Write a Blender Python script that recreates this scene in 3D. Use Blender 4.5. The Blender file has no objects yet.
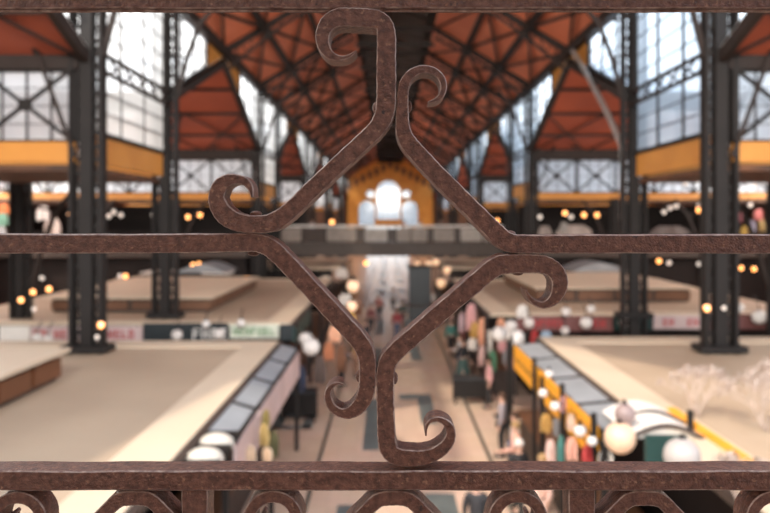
import bpy, bmesh, math, random
from mathutils import Vector, Matrix, Euler
random.seed(7)
S = bpy.context.scene
SIDE_FILL = 3000  # power of the fill lights added at the side hall ends
FRONT = 9500  # power of the fill light added behind the camera
C = S.collection
PI = math.pi
CX, HY, F, ZC = 388.0, 220.0, 748.6, 6.4      # vanishing point, focal length in pixels, eye height

def at(px, py, Y):
    return Vector(((px-CX)/F*Y, Y, ZC + (HY-py)/F*Y))
def D(dz): return ZC + dz

# ------------------------------------------------------------------ materials
def mat(name, col, rough=.6, metal=0., var=.12, scale=3., bump=0., bscale=None, spec=.5, col2=None, detail=5., stretch=None):
    m = bpy.data.materials.new(name); m.use_nodes = True
    nt = m.node_tree; b = nt.nodes['Principled BSDF']
    b.inputs['Roughness'].default_value = rough; b.inputs['Metallic'].default_value = metal
    b.inputs['Specular IOR Level'].default_value = spec
    tc = nt.nodes.new('ShaderNodeTexCoord'); mp = nt.nodes.new('ShaderNodeMapping')
    nt.links.new(tc.outputs['Object'], mp.inputs['Vector'])
    if stretch: mp.inputs['Scale'].default_value = stretch
    n = nt.nodes.new('ShaderNodeTexNoise'); n.inputs['Scale'].default_value = scale; n.inputs['Detail'].default_value = detail
    nt.links.new(mp.outputs['Vector'], n.inputs['Vector'])
    r = nt.nodes.new('ShaderNodeValToRGB')
    a = col2 if col2 else tuple(c*(1-var) for c in col)
    z = col if col2 else tuple(min(1, c*(1+var)) for c in col)
    r.color_ramp.elements[0].position = .35; r.color_ramp.elements[1].position = .65
    r.color_ramp.elements[0].color = (*a, 1); r.color_ramp.elements[1].color = (*z, 1)
    nt.links.new(n.outputs['Fac'], r.inputs['Fac']); nt.links.new(r.outputs['Color'], b.inputs['Base Color'])
    if bump:
        bn = nt.nodes.new('ShaderNodeTexNoise'); bn.inputs['Scale'].default_value = bscale or scale*4; bn.inputs['Detail'].default_value = 6
        nt.links.new(mp.outputs['Vector'], bn.inputs['Vector'])
        bp = nt.nodes.new('ShaderNodeBump'); bp.inputs['Strength'].default_value = bump; bp.inputs['Distance'].default_value = .002
        nt.links.new(bn.outputs['Fac'], bp.inputs['Height']); nt.links.new(bp.outputs['Normal'], b.inputs['Normal'])
    return m
def emis(name, col, s, base=(.8, .7, .6)):
    m = mat(name, base, .4)
    b = m.node_tree.nodes['Principled BSDF']
    b.inputs['Emission Color'].default_value = (*col, 1); b.inputs['Emission Strength'].default_value = s
    return m
def glassmat(name, tint, clear):
    m = bpy.data.materials.new(name); m.use_nodes = True; nt = m.node_tree; nt.nodes.clear()
    o = nt.nodes.new('ShaderNodeOutputMaterial'); mx = nt.nodes.new('ShaderNodeMixShader')
    t = nt.nodes.new('ShaderNodeBsdfTransparent'); t.inputs['Color'].default_value = (*tint, 1)
    g = nt.nodes.new('ShaderNodeBsdfTranslucent'); g.inputs['Color'].default_value = (*tint, 1)
    gl = nt.nodes.new('ShaderNodeBsdfGlossy'); gl.inputs['Roughness'].default_value = .1
    m2 = nt.nodes.new('ShaderNodeMixShader'); m2.inputs['Fac'].default_value = .15
    nz = nt.nodes.new('ShaderNodeTexNoise'); nz.inputs['Scale'].default_value = 1.3
    mr = nt.nodes.new('ShaderNodeMapRange'); mr.inputs['To Min'].default_value = clear-.12; mr.inputs['To Max'].default_value = min(1, clear+.12)
    nt.links.new(nz.outputs['Fac'], mr.inputs['Value']); nt.links.new(mr.outputs['Result'], mx.inputs['Fac'])
    nt.links.new(g.outputs[0], m2.inputs[1]); nt.links.new(gl.outputs[0], m2.inputs[2])
    nt.links.new(m2.outputs[0], mx.inputs[1]); nt.links.new(t.outputs[0], mx.inputs[2]); nt.links.new(mx.outputs[0], o.inputs[0])
    return m

def ironmat():
    m = mat('wrought_iron_paint', (.235, .096, .060), .38, .0, scale=170, bump=.9, bscale=520, col2=(.115, .043, .027), spec=.42)
    nt = m.node_tree; b = nt.nodes['Principled BSDF']
    src = b.inputs['Base Color'].links[0].from_socket
    tc = [n for n in nt.nodes if n.type == 'TEX_COORD'][0]
    # worn specks and rust spots
    n = nt.nodes.new('ShaderNodeTexNoise'); n.inputs['Scale'].default_value = 210; n.inputs['Detail'].default_value = 3
    nt.links.new(tc.outputs['Object'], n.inputs['Vector'])
    r = nt.nodes.new('ShaderNodeValToRGB'); r.color_ramp.elements[0].position = .60; r.color_ramp.elements[1].position = .72
    nt.links.new(n.outputs['Fac'], r.inputs['Fac'])
    mx = nt.nodes.new('ShaderNodeMix'); mx.data_type = 'RGBA'
    nt.links.new(r.outputs['Color'], mx.inputs['Factor']); nt.links.new(src, mx.inputs[6]); mx.inputs[7].default_value = (.36, .17, .10, 1)
    n2 = nt.nodes.new('ShaderNodeTexNoise'); n2.inputs['Scale'].default_value = 120; n2.inputs['Detail'].default_value = 5
    nt.links.new(tc.outputs['Object'], n2.inputs['Vector'])
    r2 = nt.nodes.new('ShaderNodeValToRGB'); r2.color_ramp.elements[0].position = .66; r2.color_ramp.elements[1].position = .74
    nt.links.new(n2.outputs['Fac'], r2.inputs['Fac'])
    m2 = nt.nodes.new('ShaderNodeMix'); m2.data_type = 'RGBA'
    nt.links.new(r2.outputs['Color'], m2.inputs['Factor']); nt.links.new(mx.outputs[2], m2.inputs[6]); m2.inputs[7].default_value = (.05, .024, .02, 1)
    nt.links.new(m2.outputs[2], b.inputs['Base Color'])
    return m

M = {}
M['iron'] = ironmat()
M['worn'] = mat('worn_highlight_edge', (.50, .33, .26), .35, .0, scale=130, col2=(.20, .095, .07), bump=.6, bscale=500, spec=.7)  # lighter bevel tone paints in edge highlights along with wear
M['dark'] = mat('dark_iron', (.014, .011, .010), .6, .0, scale=2, spec=.3)
M['truss'] = mat('truss_iron', (.026, .017, .014), .6, .0, scale=2, spec=.3)
def boards(name, col, col2, sx):
    m = mat(name, col, .55, scale=.35, col2=col2)
    nt = m.node_tree; b = nt.nodes['Principled BSDF']
    tc = [n for n in nt.nodes if n.type == 'TEX_COORD'][0]
    w = nt.nodes.new('ShaderNodeTexWave'); w.inputs['Scale'].default_value = sx; w.bands_direction = 'Y'; w.wave_profile = 'SAW'
    nt.links.new(tc.outputs['Object'], w.inputs['Vector'])
    bp = nt.nodes.new('ShaderNodeBump'); bp.inputs['Strength'].default_value = .4; bp.inputs['Distance'].default_value = .02
    nt.links.new(w.outputs['Fac'], bp.inputs['Height']); nt.links.new(bp.outputs['Normal'], b.inputs['Normal'])
    return m
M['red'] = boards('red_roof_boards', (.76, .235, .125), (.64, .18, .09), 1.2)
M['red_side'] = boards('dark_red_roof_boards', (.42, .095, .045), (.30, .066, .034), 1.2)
M['zinc'] = mat('zinc_sheet', (.82, .83, .84), .5, .0, scale=1)
M['orange'] = mat('ochre_panel', (.60, .255, .045), .5, scale=.6, col2=(.50, .20, .03))
M['ochre_wall'] = mat('ochre_plaster', (.80, .36, .07), .7, scale=.5, col2=(.68, .28, .05))
M['wood_under'] = mat('brown_soffit_boards', (.16, .06, .022), .6, scale=1, col2=(.05, .022, .012), stretch=(1, 6, 1))
M['girder'] = mat('brown_grey_girder', (.085, .066, .056), .6)
M['glass'] = glassmat('window_glass', (.97, .98, .99), .62)
M['gable_glass'] = glassmat('leaded_gable_glass', (.30, .33, .37), .30)
M['court_glass'] = glassmat('court_glass', (.97, .98, .99), .42)
M['court_glass_blue'] = glassmat('court_glass_bluish', (.88, .93, .98), .45)
M['frost'] = glassmat('frosted_glass', (.99, .99, .99), .16)
M['frost_blue'] = glassmat('frosted_glass_bluish', (.90, .94, .98), .18)
M['glass_blue'] = glassmat('window_glass_bluish', (.88, .93, .98), .70)
M['beige'] = mat('beige_roof_sheet', (.70, .57, .425), .55, scale=.5, col2=(.64, .515, .38))
M['beige_in'] = mat('tan_roof_sheet', (.49, .375, .265), .6, scale=.5, col2=(.43, .325, .23))
M['greyglass'] = mat('grey_awning_sheet', (.30, .32, .34), .5, scale=1)
M['brown'] = mat('brown_panel', (.15, .066, .032), .55, scale=1)
M['ember'] = mat('orange_brown_panel', (.17, .062, .024), .55, scale=1)
M['darkwood'] = mat('dark_timber', (.055, .036, .028), .6, scale=2)
M['shade'] = mat('shop_darkness', (.018, .013, .012), .7, scale=1, spec=.2)  # near-black stands in for the darkness inside shops and under galleries
M['pinkpanel'] = mat('pale_pink_panel', (.62, .47, .45), .5, scale=1)
M['yellow'] = mat('yellow_sign', (.85, .37, .02), .45, scale=1, var=.08)
M['signdark'] = mat('dark_sign', (.020, .026, .030), .4)
M['signgreen'] = mat('dark_green_sign', (.018, .05, .045), .4)
M['signpale'] = mat('pale_sign', (.58, .60, .50), .5)
M['signred'] = mat('maroon_sign', (.16, .06, .055), .5)
M['lgreen'] = mat('green_lettering', (.10, .26, .10), .5)
M['lred'] = mat('red_lettering', (.50, .035, .04), .5)
M['lwhite'] = mat('white_lettering', (.75, .72, .68), .5)
M['lblack'] = mat('black_lettering', (.03, .02, .012), .5)
M['canvas'] = mat('cream_canvas', (.58, .53, .46), .7, scale=2, var=.05)
M['white'] = mat('white_canvas', (.80, .76, .70), .6, scale=2, var=.05)
M['steel'] = mat('grey_steel', (.42, .40, .38), .4, .4)
M['globe'] = emis('milk_glass_globe', (1, .90, .82), .03, (.70, .65, .61))
M['globe_warm'] = emis('warm_lit_globe', (1, .60, .34), .22, (.70, .47, .33))
M['bulb'] = emis('warm_bulb', (1, .36, .055), 3.6)
M['bulb_pale'] = emis('pale_bulb', (1, .52, .22), .75)
M['bulb_white'] = emis('white_bulb', (1, .90, .82), .6)
M['twig'] = mat('whitewashed_twig', (.58, .47, .41), .7, scale=8)
M['leafpale'] = mat('pale_dry_leaf', (.50, .41, .36), .7, scale=8)
M['skin'] = mat('skin', (.58, .34, .25), .5)
M['skin'].node_tree.nodes['Principled BSDF'].inputs['Roughness'].default_value = .5

# floor: pinkish beige tiles
def floormat():
    m = bpy.data.materials.new('beige_floor_tiles'); m.use_nodes = True; nt = m.node_tree; b = nt.nodes['Principled BSDF']
    tc = nt.nodes.new('ShaderNodeTexCoord'); br = nt.nodes.new('ShaderNodeTexBrick')
    br.offset = 0; br.inputs['Scale'].default_value = 2.2; br.inputs['Mortar Size'].default_value = .012
    br.inputs['Brick Width'].default_value = 1; br.inputs['Row Height'].default_value = 1
    br.inputs['Color1'].default_value = (.78, .585, .45, 1); br.inputs['Color2'].default_value = (.72, .53, .405, 1); br.inputs['Mortar'].default_value = (.58, .43, .33, 1)
    nt.links.new(tc.outputs['Object'], br.inputs['Vector'])
    n = nt.nodes.new('ShaderNodeTexNoise'); n.inputs['Scale'].default_value = .6
    nt.links.new(tc.outputs['Object'], n.inputs['Vector'])
    mx = nt.nodes.new('ShaderNodeMix'); mx.data_type = 'RGBA'; mx.blend_type = 'MULTIPLY'; mx.inputs['Factor'].default_value = .12
    nt.links.new(br.outputs['Color'], mx.inputs[6]); nt.links.new(n.outputs['Color'], mx.inputs[7])
    nt.links.new(mx.outputs[2], b.inputs['Base Color']); b.inputs['Roughness'].default_value = .24
    return m
M['floor'] = floormat()
M['inlay'] = mat('grey_green_inlay', (.13, .155, .155), .35, scale=2)
M['inlay_thin'] = mat('dark_inlay_line', (.085, .085, .07), .35, scale=2)
_cm = {}
def cmat(col, rough=.75):
    k = tuple(round(c, 3) for c in col)
    if k not in _cm:
        _cm[k] = mat('cloth_%02d' % len(_cm), col, rough, scale=6, var=.15)
    return _cm[k]

# ------------------------------------------------------------------ mesh helper
class MB:
    def __init__(s): s.v = []; s.f = []; s.m = []
    def add(s, vs, fs, mi=0):
        o = len(s.v); s.v += [tuple(v) for v in vs]
        for f in fs: s.f.append([i+o for i in f]); s.m.append(mi)
    def box(s, a, b, mi=0):
        x0, y0, z0 = [min(p) for p in zip(a, b)]; x1, y1, z1 = [max(p) for p in zip(a, b)]
        s.add([(x0,y0,z0),(x1,y0,z0),(x1,y1,z0),(x0,y1,z0),(x0,y0,z1),(x1,y0,z1),(x1,y1,z1),(x0,y1,z1)],
              [(0,3,2,1),(4,5,6,7),(0,1,5,4),(1,2,6,5),(2,3,7,6),(3,0,4,7)], mi)
    def bar(s, p, q, w, h, up=(0,0,1), mi=0):
        p = Vector(p); q = Vector(q); d = (q-p)
        if d.length < 1e-6: return
        d.normalize(); u = Vector(up)
        if abs(d.dot(u)) > .99: u = Vector((0,1,0)) if abs(d.y) < .9 else Vector((1,0,0))
        a = d.cross(u).normalized(); c = a.cross(d).normalized()
        vs = []
        for e in (p, q):
            for i, j in ((-1,-1),(1,-1),(1,1),(-1,1)): vs.append(e + a*(i*w/2) + c*(j*h/2))
        s.add(vs, [(3,2,1,0),(4,5,6,7),(0,1,5,4),(1,2,6,5),(2,3,7,6),(3,0,4,7)], mi)
    def tube(s, pts, r, n=8, mi=0):
        pts = [Vector(p) for p in pts]; rs = r if isinstance(r, (list, tuple)) else [r]*len(pts)
        o = []
        for i, p in enumerate(pts):
            d = (pts[min(i+1, len(pts)-1)] - pts[max(i-1, 0)]).normalized()
            u = Vector((0,0,1)) if abs(d.z) < .9 else Vector((1,0,0))
            a = d.cross(u).normalized(); c = a.cross(d)
            o += [p + (a*math.cos(2*PI*k/n) + c*math.sin(2*PI*k/n))*rs[i] for k in range(n)]
        fs = []
        for i in range(len(pts)-1):
            for k in range(n): fs.append((i*n+k, i*n+(k+1)%n, (i+1)*n+(k+1)%n, (i+1)*n+k))
        fs.append(tuple(range(n))[::-1]); fs.append(tuple((len(pts)-1)*n+k for k in range(n)))
        s.add(o, fs, mi)
    def sphere(s, c, r, nu=14, nv=8, mi=0, sc=(1,1,1)):
        c = Vector(c); vs = [c+Vector((0,0,-r*sc[2]))]
        for j in range(1, nv):
            t = -PI/2 + PI*j/nv
            for i in range(nu):
                a = 2*PI*i/nu; vs.append(c+Vector((r*sc[0]*math.cos(t)*math.cos(a), r*sc[1]*math.cos(t)*math.sin(a), r*sc[2]*math.sin(t))))
        vs.append(c+Vector((0,0,r*sc[2]))); L = len(vs)-1; fs = []
        for i in range(nu):
            fs.append((0, 1+(i+1)%nu, 1+i)); fs.append((L, 1+(nv-2)*nu+i, 1+(nv-2)*nu+(i+1)%nu))
            for j in range(nv-2): fs.append((1+j*nu+i, 1+j*nu+(i+1)%nu, 1+(j+1)*nu+(i+1)%nu, 1+(j+1)*nu+i))
        s.add(vs, fs, mi)
    def lathe(s, c, prof, n=16, mi=0):
        c = Vector(c); o = []
        for r, z in prof: o += [c+Vector((r*math.cos(2*PI*k/n), r*math.sin(2*PI*k/n), z)) for k in range(n)]
        fs = []
        for i in range(len(prof)-1):
            for k in range(n): fs.append((i*n+k, i*n+(k+1)%n, (i+1)*n+(k+1)%n, (i+1)*n+k))
        fs.append(tuple(range(n))[::-1]); fs.append(tuple((len(prof)-1)*n+k for k in range(n)))
        s.add(o, fs, mi)
    def prism(s, poly, vec, mi=0):
        n = len(poly); vec = Vector(vec); a = [Vector(p) for p in poly]; b = [p+vec for p in a]
        s.add(a+b, [tuple(range(n))[::-1], tuple(range(n, 2*n))] + [(i, (i+1)%n, n+(i+1)%n, n+i) for i in range(n)], mi)
    def build(s, name, mats, parent=None, smooth=False, ang=35):
        me = bpy.data.meshes.new(name)
        off = Vector((0,0,0)); loc = Vector((0,0,0))
        if parent is not None:
            p = parent
            while p: off += p.location; p = p.parent
        else:
            lo = [min(v[i] for v in s.v) for i in range(3)]; hi = [max(v[i] for v in s.v) for i in range(3)]
            loc = Vector(((lo[0]+hi[0])/2, (lo[1]+hi[1])/2, lo[2])); off = loc
        me.from_pydata([tuple(Vector(v)-off) for v in s.v], [], s.f)
        mats = mats if isinstance(mats, (list, tuple)) else [mats]
        for m in mats: me.materials.append(m)
        me.polygons.foreach_set('material_index', s.m)
        bm = bmesh.new(); bm.from_mesh(me); bmesh.ops.recalc_face_normals(bm, faces=bm.faces); bm.to_mesh(me); bm.free()
        if smooth:
            me.polygons.foreach_set('use_smooth', [True]*len(me.polygons)); me.set_sharp_from_angle(angle=math.radians(ang))
        ob = bpy.data.objects.new(name, me); C.objects.link(ob); ob.location = loc
        if parent is not None: ob.parent = parent
        return ob

def tag(o, label, cat=None, group=None, kind=None):
    o['label'] = label
    if cat: o['category'] = cat
    if group: o['group'] = group
    if kind: o['kind'] = kind
    return o
def empty(name, loc, label, cat, group=None, kind=None):
    o = bpy.data.objects.new(name, None); C.objects.link(o); o.location = loc; o.empty_display_size = .2
    return tag(o, label, cat, group, kind)
def struct(o, label, cat, group=None): return tag(o, label, cat, group, 'structure')
def dup(root, loc, label, group=None, rz=None, sc=None):
    r = root.copy(); C.objects.link(r); r.location = loc; r['label'] = label
    if group: r['group'] = group
    if rz is not None: r.rotation_euler.z = rz
    if sc: r.scale = (sc, sc, sc)
    for ch in list(root.children):
        c = ch.copy(); C.objects.link(c); c.parent = r
        for g in list(ch.children):
            d = g.copy(); C.objects.link(d); d.parent = c
    return r

# ================================================================== THE RAILING
DI, DEP = .62, .024
def ip(px, py, d=0.): return Vector(((px-CX)/F*DI, DI+d, ZC+(HY-py)/F*DI))
def spline(pts, sub=8):
    out = []
    n = len(pts)
    for i in range(n-1):
        p0, p1, p2, p3 = [pts[min(max(k, 0), n-1)] for k in (i-1, i, i+1, i+2)]
        # centripetal-like: scale tangents to the local segment length
        d1 = math.dist(p1[:2], p2[:2]); d0 = max(math.dist(p0[:2], p1[:2]), 1e-6); d2 = max(math.dist(p2[:2], p3[:2]), 1e-6)
        t1 = [(p2[k]-p0[k])/(d0+d1)*d1 if i > 0 else p2[k]-p1[k] for k in range(3)]
        t2 = [(p3[k]-p1[k])/(d1+d2)*d1 if i < n-2 else p2[k]-p1[k] for k in range(3)]
        ss = sub if d1 > 4 else 4
        for j in range(ss):
            t = j/ss; h = (2*t**3-3*t*t+1, t**3-2*t*t+t, -2*t**3+3*t*t, t**3-t*t)
            out.append([h[0]*p1[k]+h[1]*t1[k]+h[2]*p2[k]+h[3]*t2[k] for k in range(3)])
    out.append(list(pts[-1])); return out
def iron_bar(name, pts, parent, front=0., dep=DEP, bev=.0009, sub=8):
    P = spline(pts, sub); mb = MB(); k = DI/F
    rings = []
    for i, (x, y, w) in enumerate(P):
        a = P[max(i-1, 0)]; b = P[min(i+1, len(P)-1)]
        tx, ty = b[0]-a[0], b[1]-a[1]; L = math.hypot(tx, ty) or 1; nx, ny = -ty/L, tx/L
        w = max(w, .5); b_ = min(bev/k, w*.5); be = b_*k
        wob = 1 + .02*math.sin(i*1.7+len(P)) + .012*math.sin(i*.61)
        w *= wob
        prof = [(-w+b_, 0), (w-b_, 0), (w, be), (w, dep-be), (w-b_, dep), (-w+b_, dep), (-w, dep-be), (-w, be)]
        rings.append([ip(x+nx*n, y+ny*n, front+d) for n, d in prof])
    vs = [v for r in rings for v in r]; fs = []
    for i in range(len(rings)-1):
        for j in range(8): fs.append((i*8+j, i*8+(j+1)%8, (i+1)*8+(j+1)%8, (i+1)*8+j))
    fs.append(tuple(range(8))); fs.append(tuple((len(rings)-1)*8+j for j in range(8)))
    mb.add(vs, fs); mb.m = [1 if (q < len(fs)-2 and q % 8 in (1, 7)) else 0 for q in range(len(fs))]
    return mb.build(name, [M['iron'], M['worn']], parent, smooth=True, ang=40)

rail = empty('iron_railing', (0, DI, ZC-1.0), 'brown painted wrought iron railing with scrolled bars and rails, in sharp focus', 'railing')
# horizontal rails
def hrail(name, y0, y1, front, dep, x0=-560, x1=1330):
    n = 90; mb = MB(); rings = []
    be = .0012; b_ = be*F/DI
    for i in range(n+1):
        x = x0+(x1-x0)*i/n
        w0 = y0 + .35*math.sin(i*1.3)+.25*math.sin(i*.47); w1 = y1 + .3*math.sin(i*.9+1)
        prof = [(w0+b_, 0), (w1-b_, 0), (w1, be), (w1, dep-be), (w1-b_, dep), (w0+b_, dep), (w0, dep-be), (w0, be)]
        rings.append([ip(x, y, front+d) for y, d in prof])
    vs = [v for r in rings for v in r]; fs = []
    for i in range(n):
        for j in range(8): fs.append((i*8+j, i*8+(j+1)%8, (i+1)*8+(j+1)%8, (i+1)*8+j))
    fs.append(tuple(range(8))); fs.append(tuple(n*8+j for j in range(8)))
    mb.add(vs, fs); mb.m = [1 if (q < len(fs)-2 and q % 8 in (1, 7)) else 0 for q in range(len(fs))]
    return mb.build(name, [M['iron'], M['worn']], rail, smooth=True, ang=40)
top = hrail('handrail', -26, 8.0, .001, .006)
hrail('bead_moulding', 7.6, 10.4, .003, .005)
hrail('lower_rail', 470.5, 490.5, -.001, .026)
hrail('toe_rail', 900, 922, -.001, .026)

A = [(356.3,50.8,.7),(350,55.8,1.9),(341.5,58.2,2.5),(331.2,55.8,4.4),(325,49,5.8),(322.4,40.5,6.8),(323.5,31.2,7.4),(329,22.5,8.6),(338.5,17.6,9.4),(352,17.4,9.5),(367,18.2,9.7),(377,19.6,9.4),(384,24.5,8.8),(386.3,34,9.4),(386.3,60,9.8),(386.2,92,9.9),(385.4,109,9.9),(382.5,119,9.6),(376.5,128.5,9.0),(366,139,8.9),(340,163,8.8),(312,189.5,8.8),(293,208,8.9),(281,217.8,9.3),(269,223.3,9.3),(254,224.3,8.9),(241,223,9.2),(230.5,219,9.6),(221.5,211,9.5),(216.5,198,8.3),(220.3,186,7.8),(228,180.3,6.4),(237,179.2,4.9),(245.5,181.8,4.3),(250.6,188.5,3.0),(252.3,197,1.4)]
Bp = [(1330,244.2,9.4),(900,244.2,9.4),(700,244.0,9.5),(560,244.2,9.3),(530,244.2,9.3),(515,243.6,9.4),(505,240.3,9.7),(496,232.6,9.7),(486,222.6,9.3),(460,197,9.2),(434,171,9.2),(419.5,155.5,9.1),(408,142,8.7),(403.6,132,7.8),(402.4,120,6.7),(402.5,105,6.1),(402.8,95,5.8),(404.3,84.5,5.5),(409.4,75.6,5.0),(416.8,70.6,4.6),(425.2,69,4.2),(434.2,71.3,4),(441,77.5,3.8),(443.7,86.3,3.4),(441.4,95,3),(436,99.8,2.4),(428.3,102.3,.9)]
Cp = [(-560,243.6,9.7),(-100,243.6,9.7),(100,243.8,9.6),(200,243.3,9.5),(245,242.8,9.2),(258,243.3,9.2),(268.5,247,9.5),(278,254.6,9.5),(290,266.8,9.3),(320,298.8,9.2),(345,325.7,9.2),(357,339,9.2),(364,349.5,9.0),(367.2,361,8.7),(367.5,374,8.6),(367.2,386,8.6),(364.3,398,8.3),(358,407.3,7.6),(349.3,413,6.2),(340.3,413,4.8),(332.2,407.6,4.2),(328.1,399,4),(328.3,391,3.2),(332.5,385.6,2.5),(338,383.6,1.7),(343,384.7,.8)]
Dp = [(525.6,289.3,.7),(528.8,296.5,2),(534.2,302,3),(543,305.2,3.7),(552.5,301,5.4),(558.8,291.5,7.4),(560,280.5,8.3),(555,270.5,8.7),(545,265,9.2),(530,263.7,9.4),(512,264,9.8),(500,265.2,9.9),(490.5,270.6,9.7),(480,279.3,9.4),(450,305,9.2),(420,331,9.2),(398,350,9.2),(389,360.5,9.2),(385.6,372,9.2),(385.3,390,8.9),(385.4,405,8.8),(386.4,435,9.1),(387.6,446,9.0),(391.5,454,8.7),(400,457.8,8.8),(412,458.8,8.5),(426,457.6,7.6),(438,452.6,6.8),(447.3,444.2,6),(451,434.5,5),(449,426.3,4.2),(443,421,3.2),(436,419.5,2.6),(429.5,422,2),(426.3,428,1.5),(426,436,.8)]
iron_bar('scroll_bar', A, rail, front=-.0012)
iron_bar('scroll_bar', Bp, rail)
iron_bar('scroll_bar', Cp, rail)
iron_bar('scroll_bar', Dp, rail, front=.0002)
# ornament below the lower rail
def cscroll(cx, cy, flip=1):
    pts = []
    for i in range(30):
        a = math.radians(-195 + i*13.5); r = 24 - max(0, i-18)*1.15
        pts.append((cx+flip*r*math.cos(a), cy+r*math.sin(a), max(1.2, 6-max(0, i-18)*.38)))
    pts = [(pts[0][0]-flip*2, cy+60, 6), (pts[0][0]-flip*1, cy+30, 6)] + pts
    return pts
iron_bar('scroll_bar', cscroll(17, 522), rail)
iron_bar('scroll_bar', cscroll(273, 521), rail)
iron_bar('scroll_bar', cscroll(518, 521, -1), rail)
iron_bar('scroll_bar', cscroll(776, 521, -1), rail)
for cx in (134, 394, 645):
    iron_bar('peaked_bar', [(cx-120,608,7),(cx-64,548,7),(cx-27,510.5,7.2),(cx-17,501.5,7.4),(cx-9,499,7.4),(cx+9,499,7.4),(cx+17,501.5,7.4),(cx+27,510.5,7.2),(cx+64,548,7),(cx+120,608,7)], rail)
for cx in (194.5, 582):
    iron_bar('upright_bar', [(cx,488,13),(cx,560,13),(cx,700,13),(cx,905,13)], rail)
for cx in (-330, 1106):
    iron_bar('railing_post', [(cx,-20,15),(cx,300,15),(cx,700,15),(cx,1425,15)], rail, front=.002, dep=.03)
def rivet(px, py, r, ax):
    mb = MB(); c = ip(px, py, .012)
    mb.sphere(c, r, 14, 8, sc=(.55,1,1) if ax == 'x' else (1,1,.55))
    mb.build('rivet', M['iron'], rail, smooth=True, ang=80)
for px, py, ax in ((375.6,106,'x'),(409,104.5,'x'),(358.5,379,'x'),(394.8,381,'x'),(253.5,214,'z'),(251,253.5,'z'),(520,273.2,'z'),(512,234,'z')):
    rivet(px, py, .0052, ax)

# the gallery the railing stands on
mb = MB(); mb.box((-7, -6, ZC-1.25), (7, .72, ZC-1.0)); struct(mb.build('floor_gallery', M['darkwood']), 'gallery floor slab under the iron railing', 'floor')
mb = MB(); mb.box((-8, -7, ZC+4.2), (8.6, -.9, ZC+4.5)); struct(mb.build('ceiling_gallery', M['darkwood']), 'unseen timber slab added over the gallery to keep the sun off the railing', 'ceiling')  # added out of view so the railing stays out of direct sun

for nm, a, b in (('left', (-8, -5.2, ZC-1), (-2.4, -5, ZC+4.2)), ('right', (2.4, -5.2, ZC-1), (8.6, -5, ZC+4.2)), ('above', (-2.4, -5.2, ZC+1.6), (2.4, -5, ZC+4.2))):
    mb = MB(); mb.box(a, b); struct(mb.build('wall_gallery', M['ochre_wall']), 'unseen ochre wall added behind the gallery to cut and warm the light, %s its opening' % nm, 'wall')  # added behind the camera to limit sky light and bounce warm fill
# ================================================================== THE HALL
XL, XR, XM = -7.7, 8.5, .4
EAVE, LANT = 7.8, 11.5          # above the eye
LW = 2.35
YS = [(19.2, 25.9), (44.4, 51.1), (69.6, 76.3), (94.8, 101.5), (120.0, 126.7)]   # light courts
YEND = 142.0
XO = 25.0                        # outer side walls

# floor with the dark inlay
mb = MB()
mb.add([(-XO,4,0),(XO,4,0),(XO,YEND,0),(-XO,YEND,0)], [(0,1,2,3)])
def inl(x0, x1, y0, y1, mi=1):
    mb.add([(x0,y0,.006),(x1,y0,.006),(x1,y1,.006),(x0,y1,.006)], [(0,1,2,3)], mi)
for x in (-1.84, 2.73): inl(x-.055, x+.055, 4, YEND, 2)
y = 12.6
while y < 120:
    inl(.40, 1.55, y+4.1, y+4.9); inl(1.05, 1.55, y+.9, y+4.1)
    inl(-1.13, -.30, y+2.6, y+4.2); inl(-.72, -.24, y-1.8, y+2.6)
    y += 10.6 if y > 20 else 10.0
for (x0, x1) in ((-3.6, -2.36), (3.46, 4.6)):
    for yy in (22.9, 47.2):
        inl(x0, x1, yy, yy+.4); inl(x0, x1, yy+1.3, yy+1.8); inl(x0, x0+.3, yy, yy+1.8); inl(x1-.3, x1, yy, yy+1.8)
fl = mb.build('floor', [M['floor'], M['inlay'], M['inlay_thin']]); struct(fl, 'beige tiled market hall floor with grey meander inlay', 'floor')
mb = MB(); mb.add([(-60,YEND+.5,-.05),(60,YEND+.5,-.05),(60,260,-.05),(-60,260,-.05)], [(0,1,2,3)])
struct(mb.build('pavement', mat('pale_pavement', (.6,.58,.55), .7)), 'pale street paving outside the far entrance', 'pavement')

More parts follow.
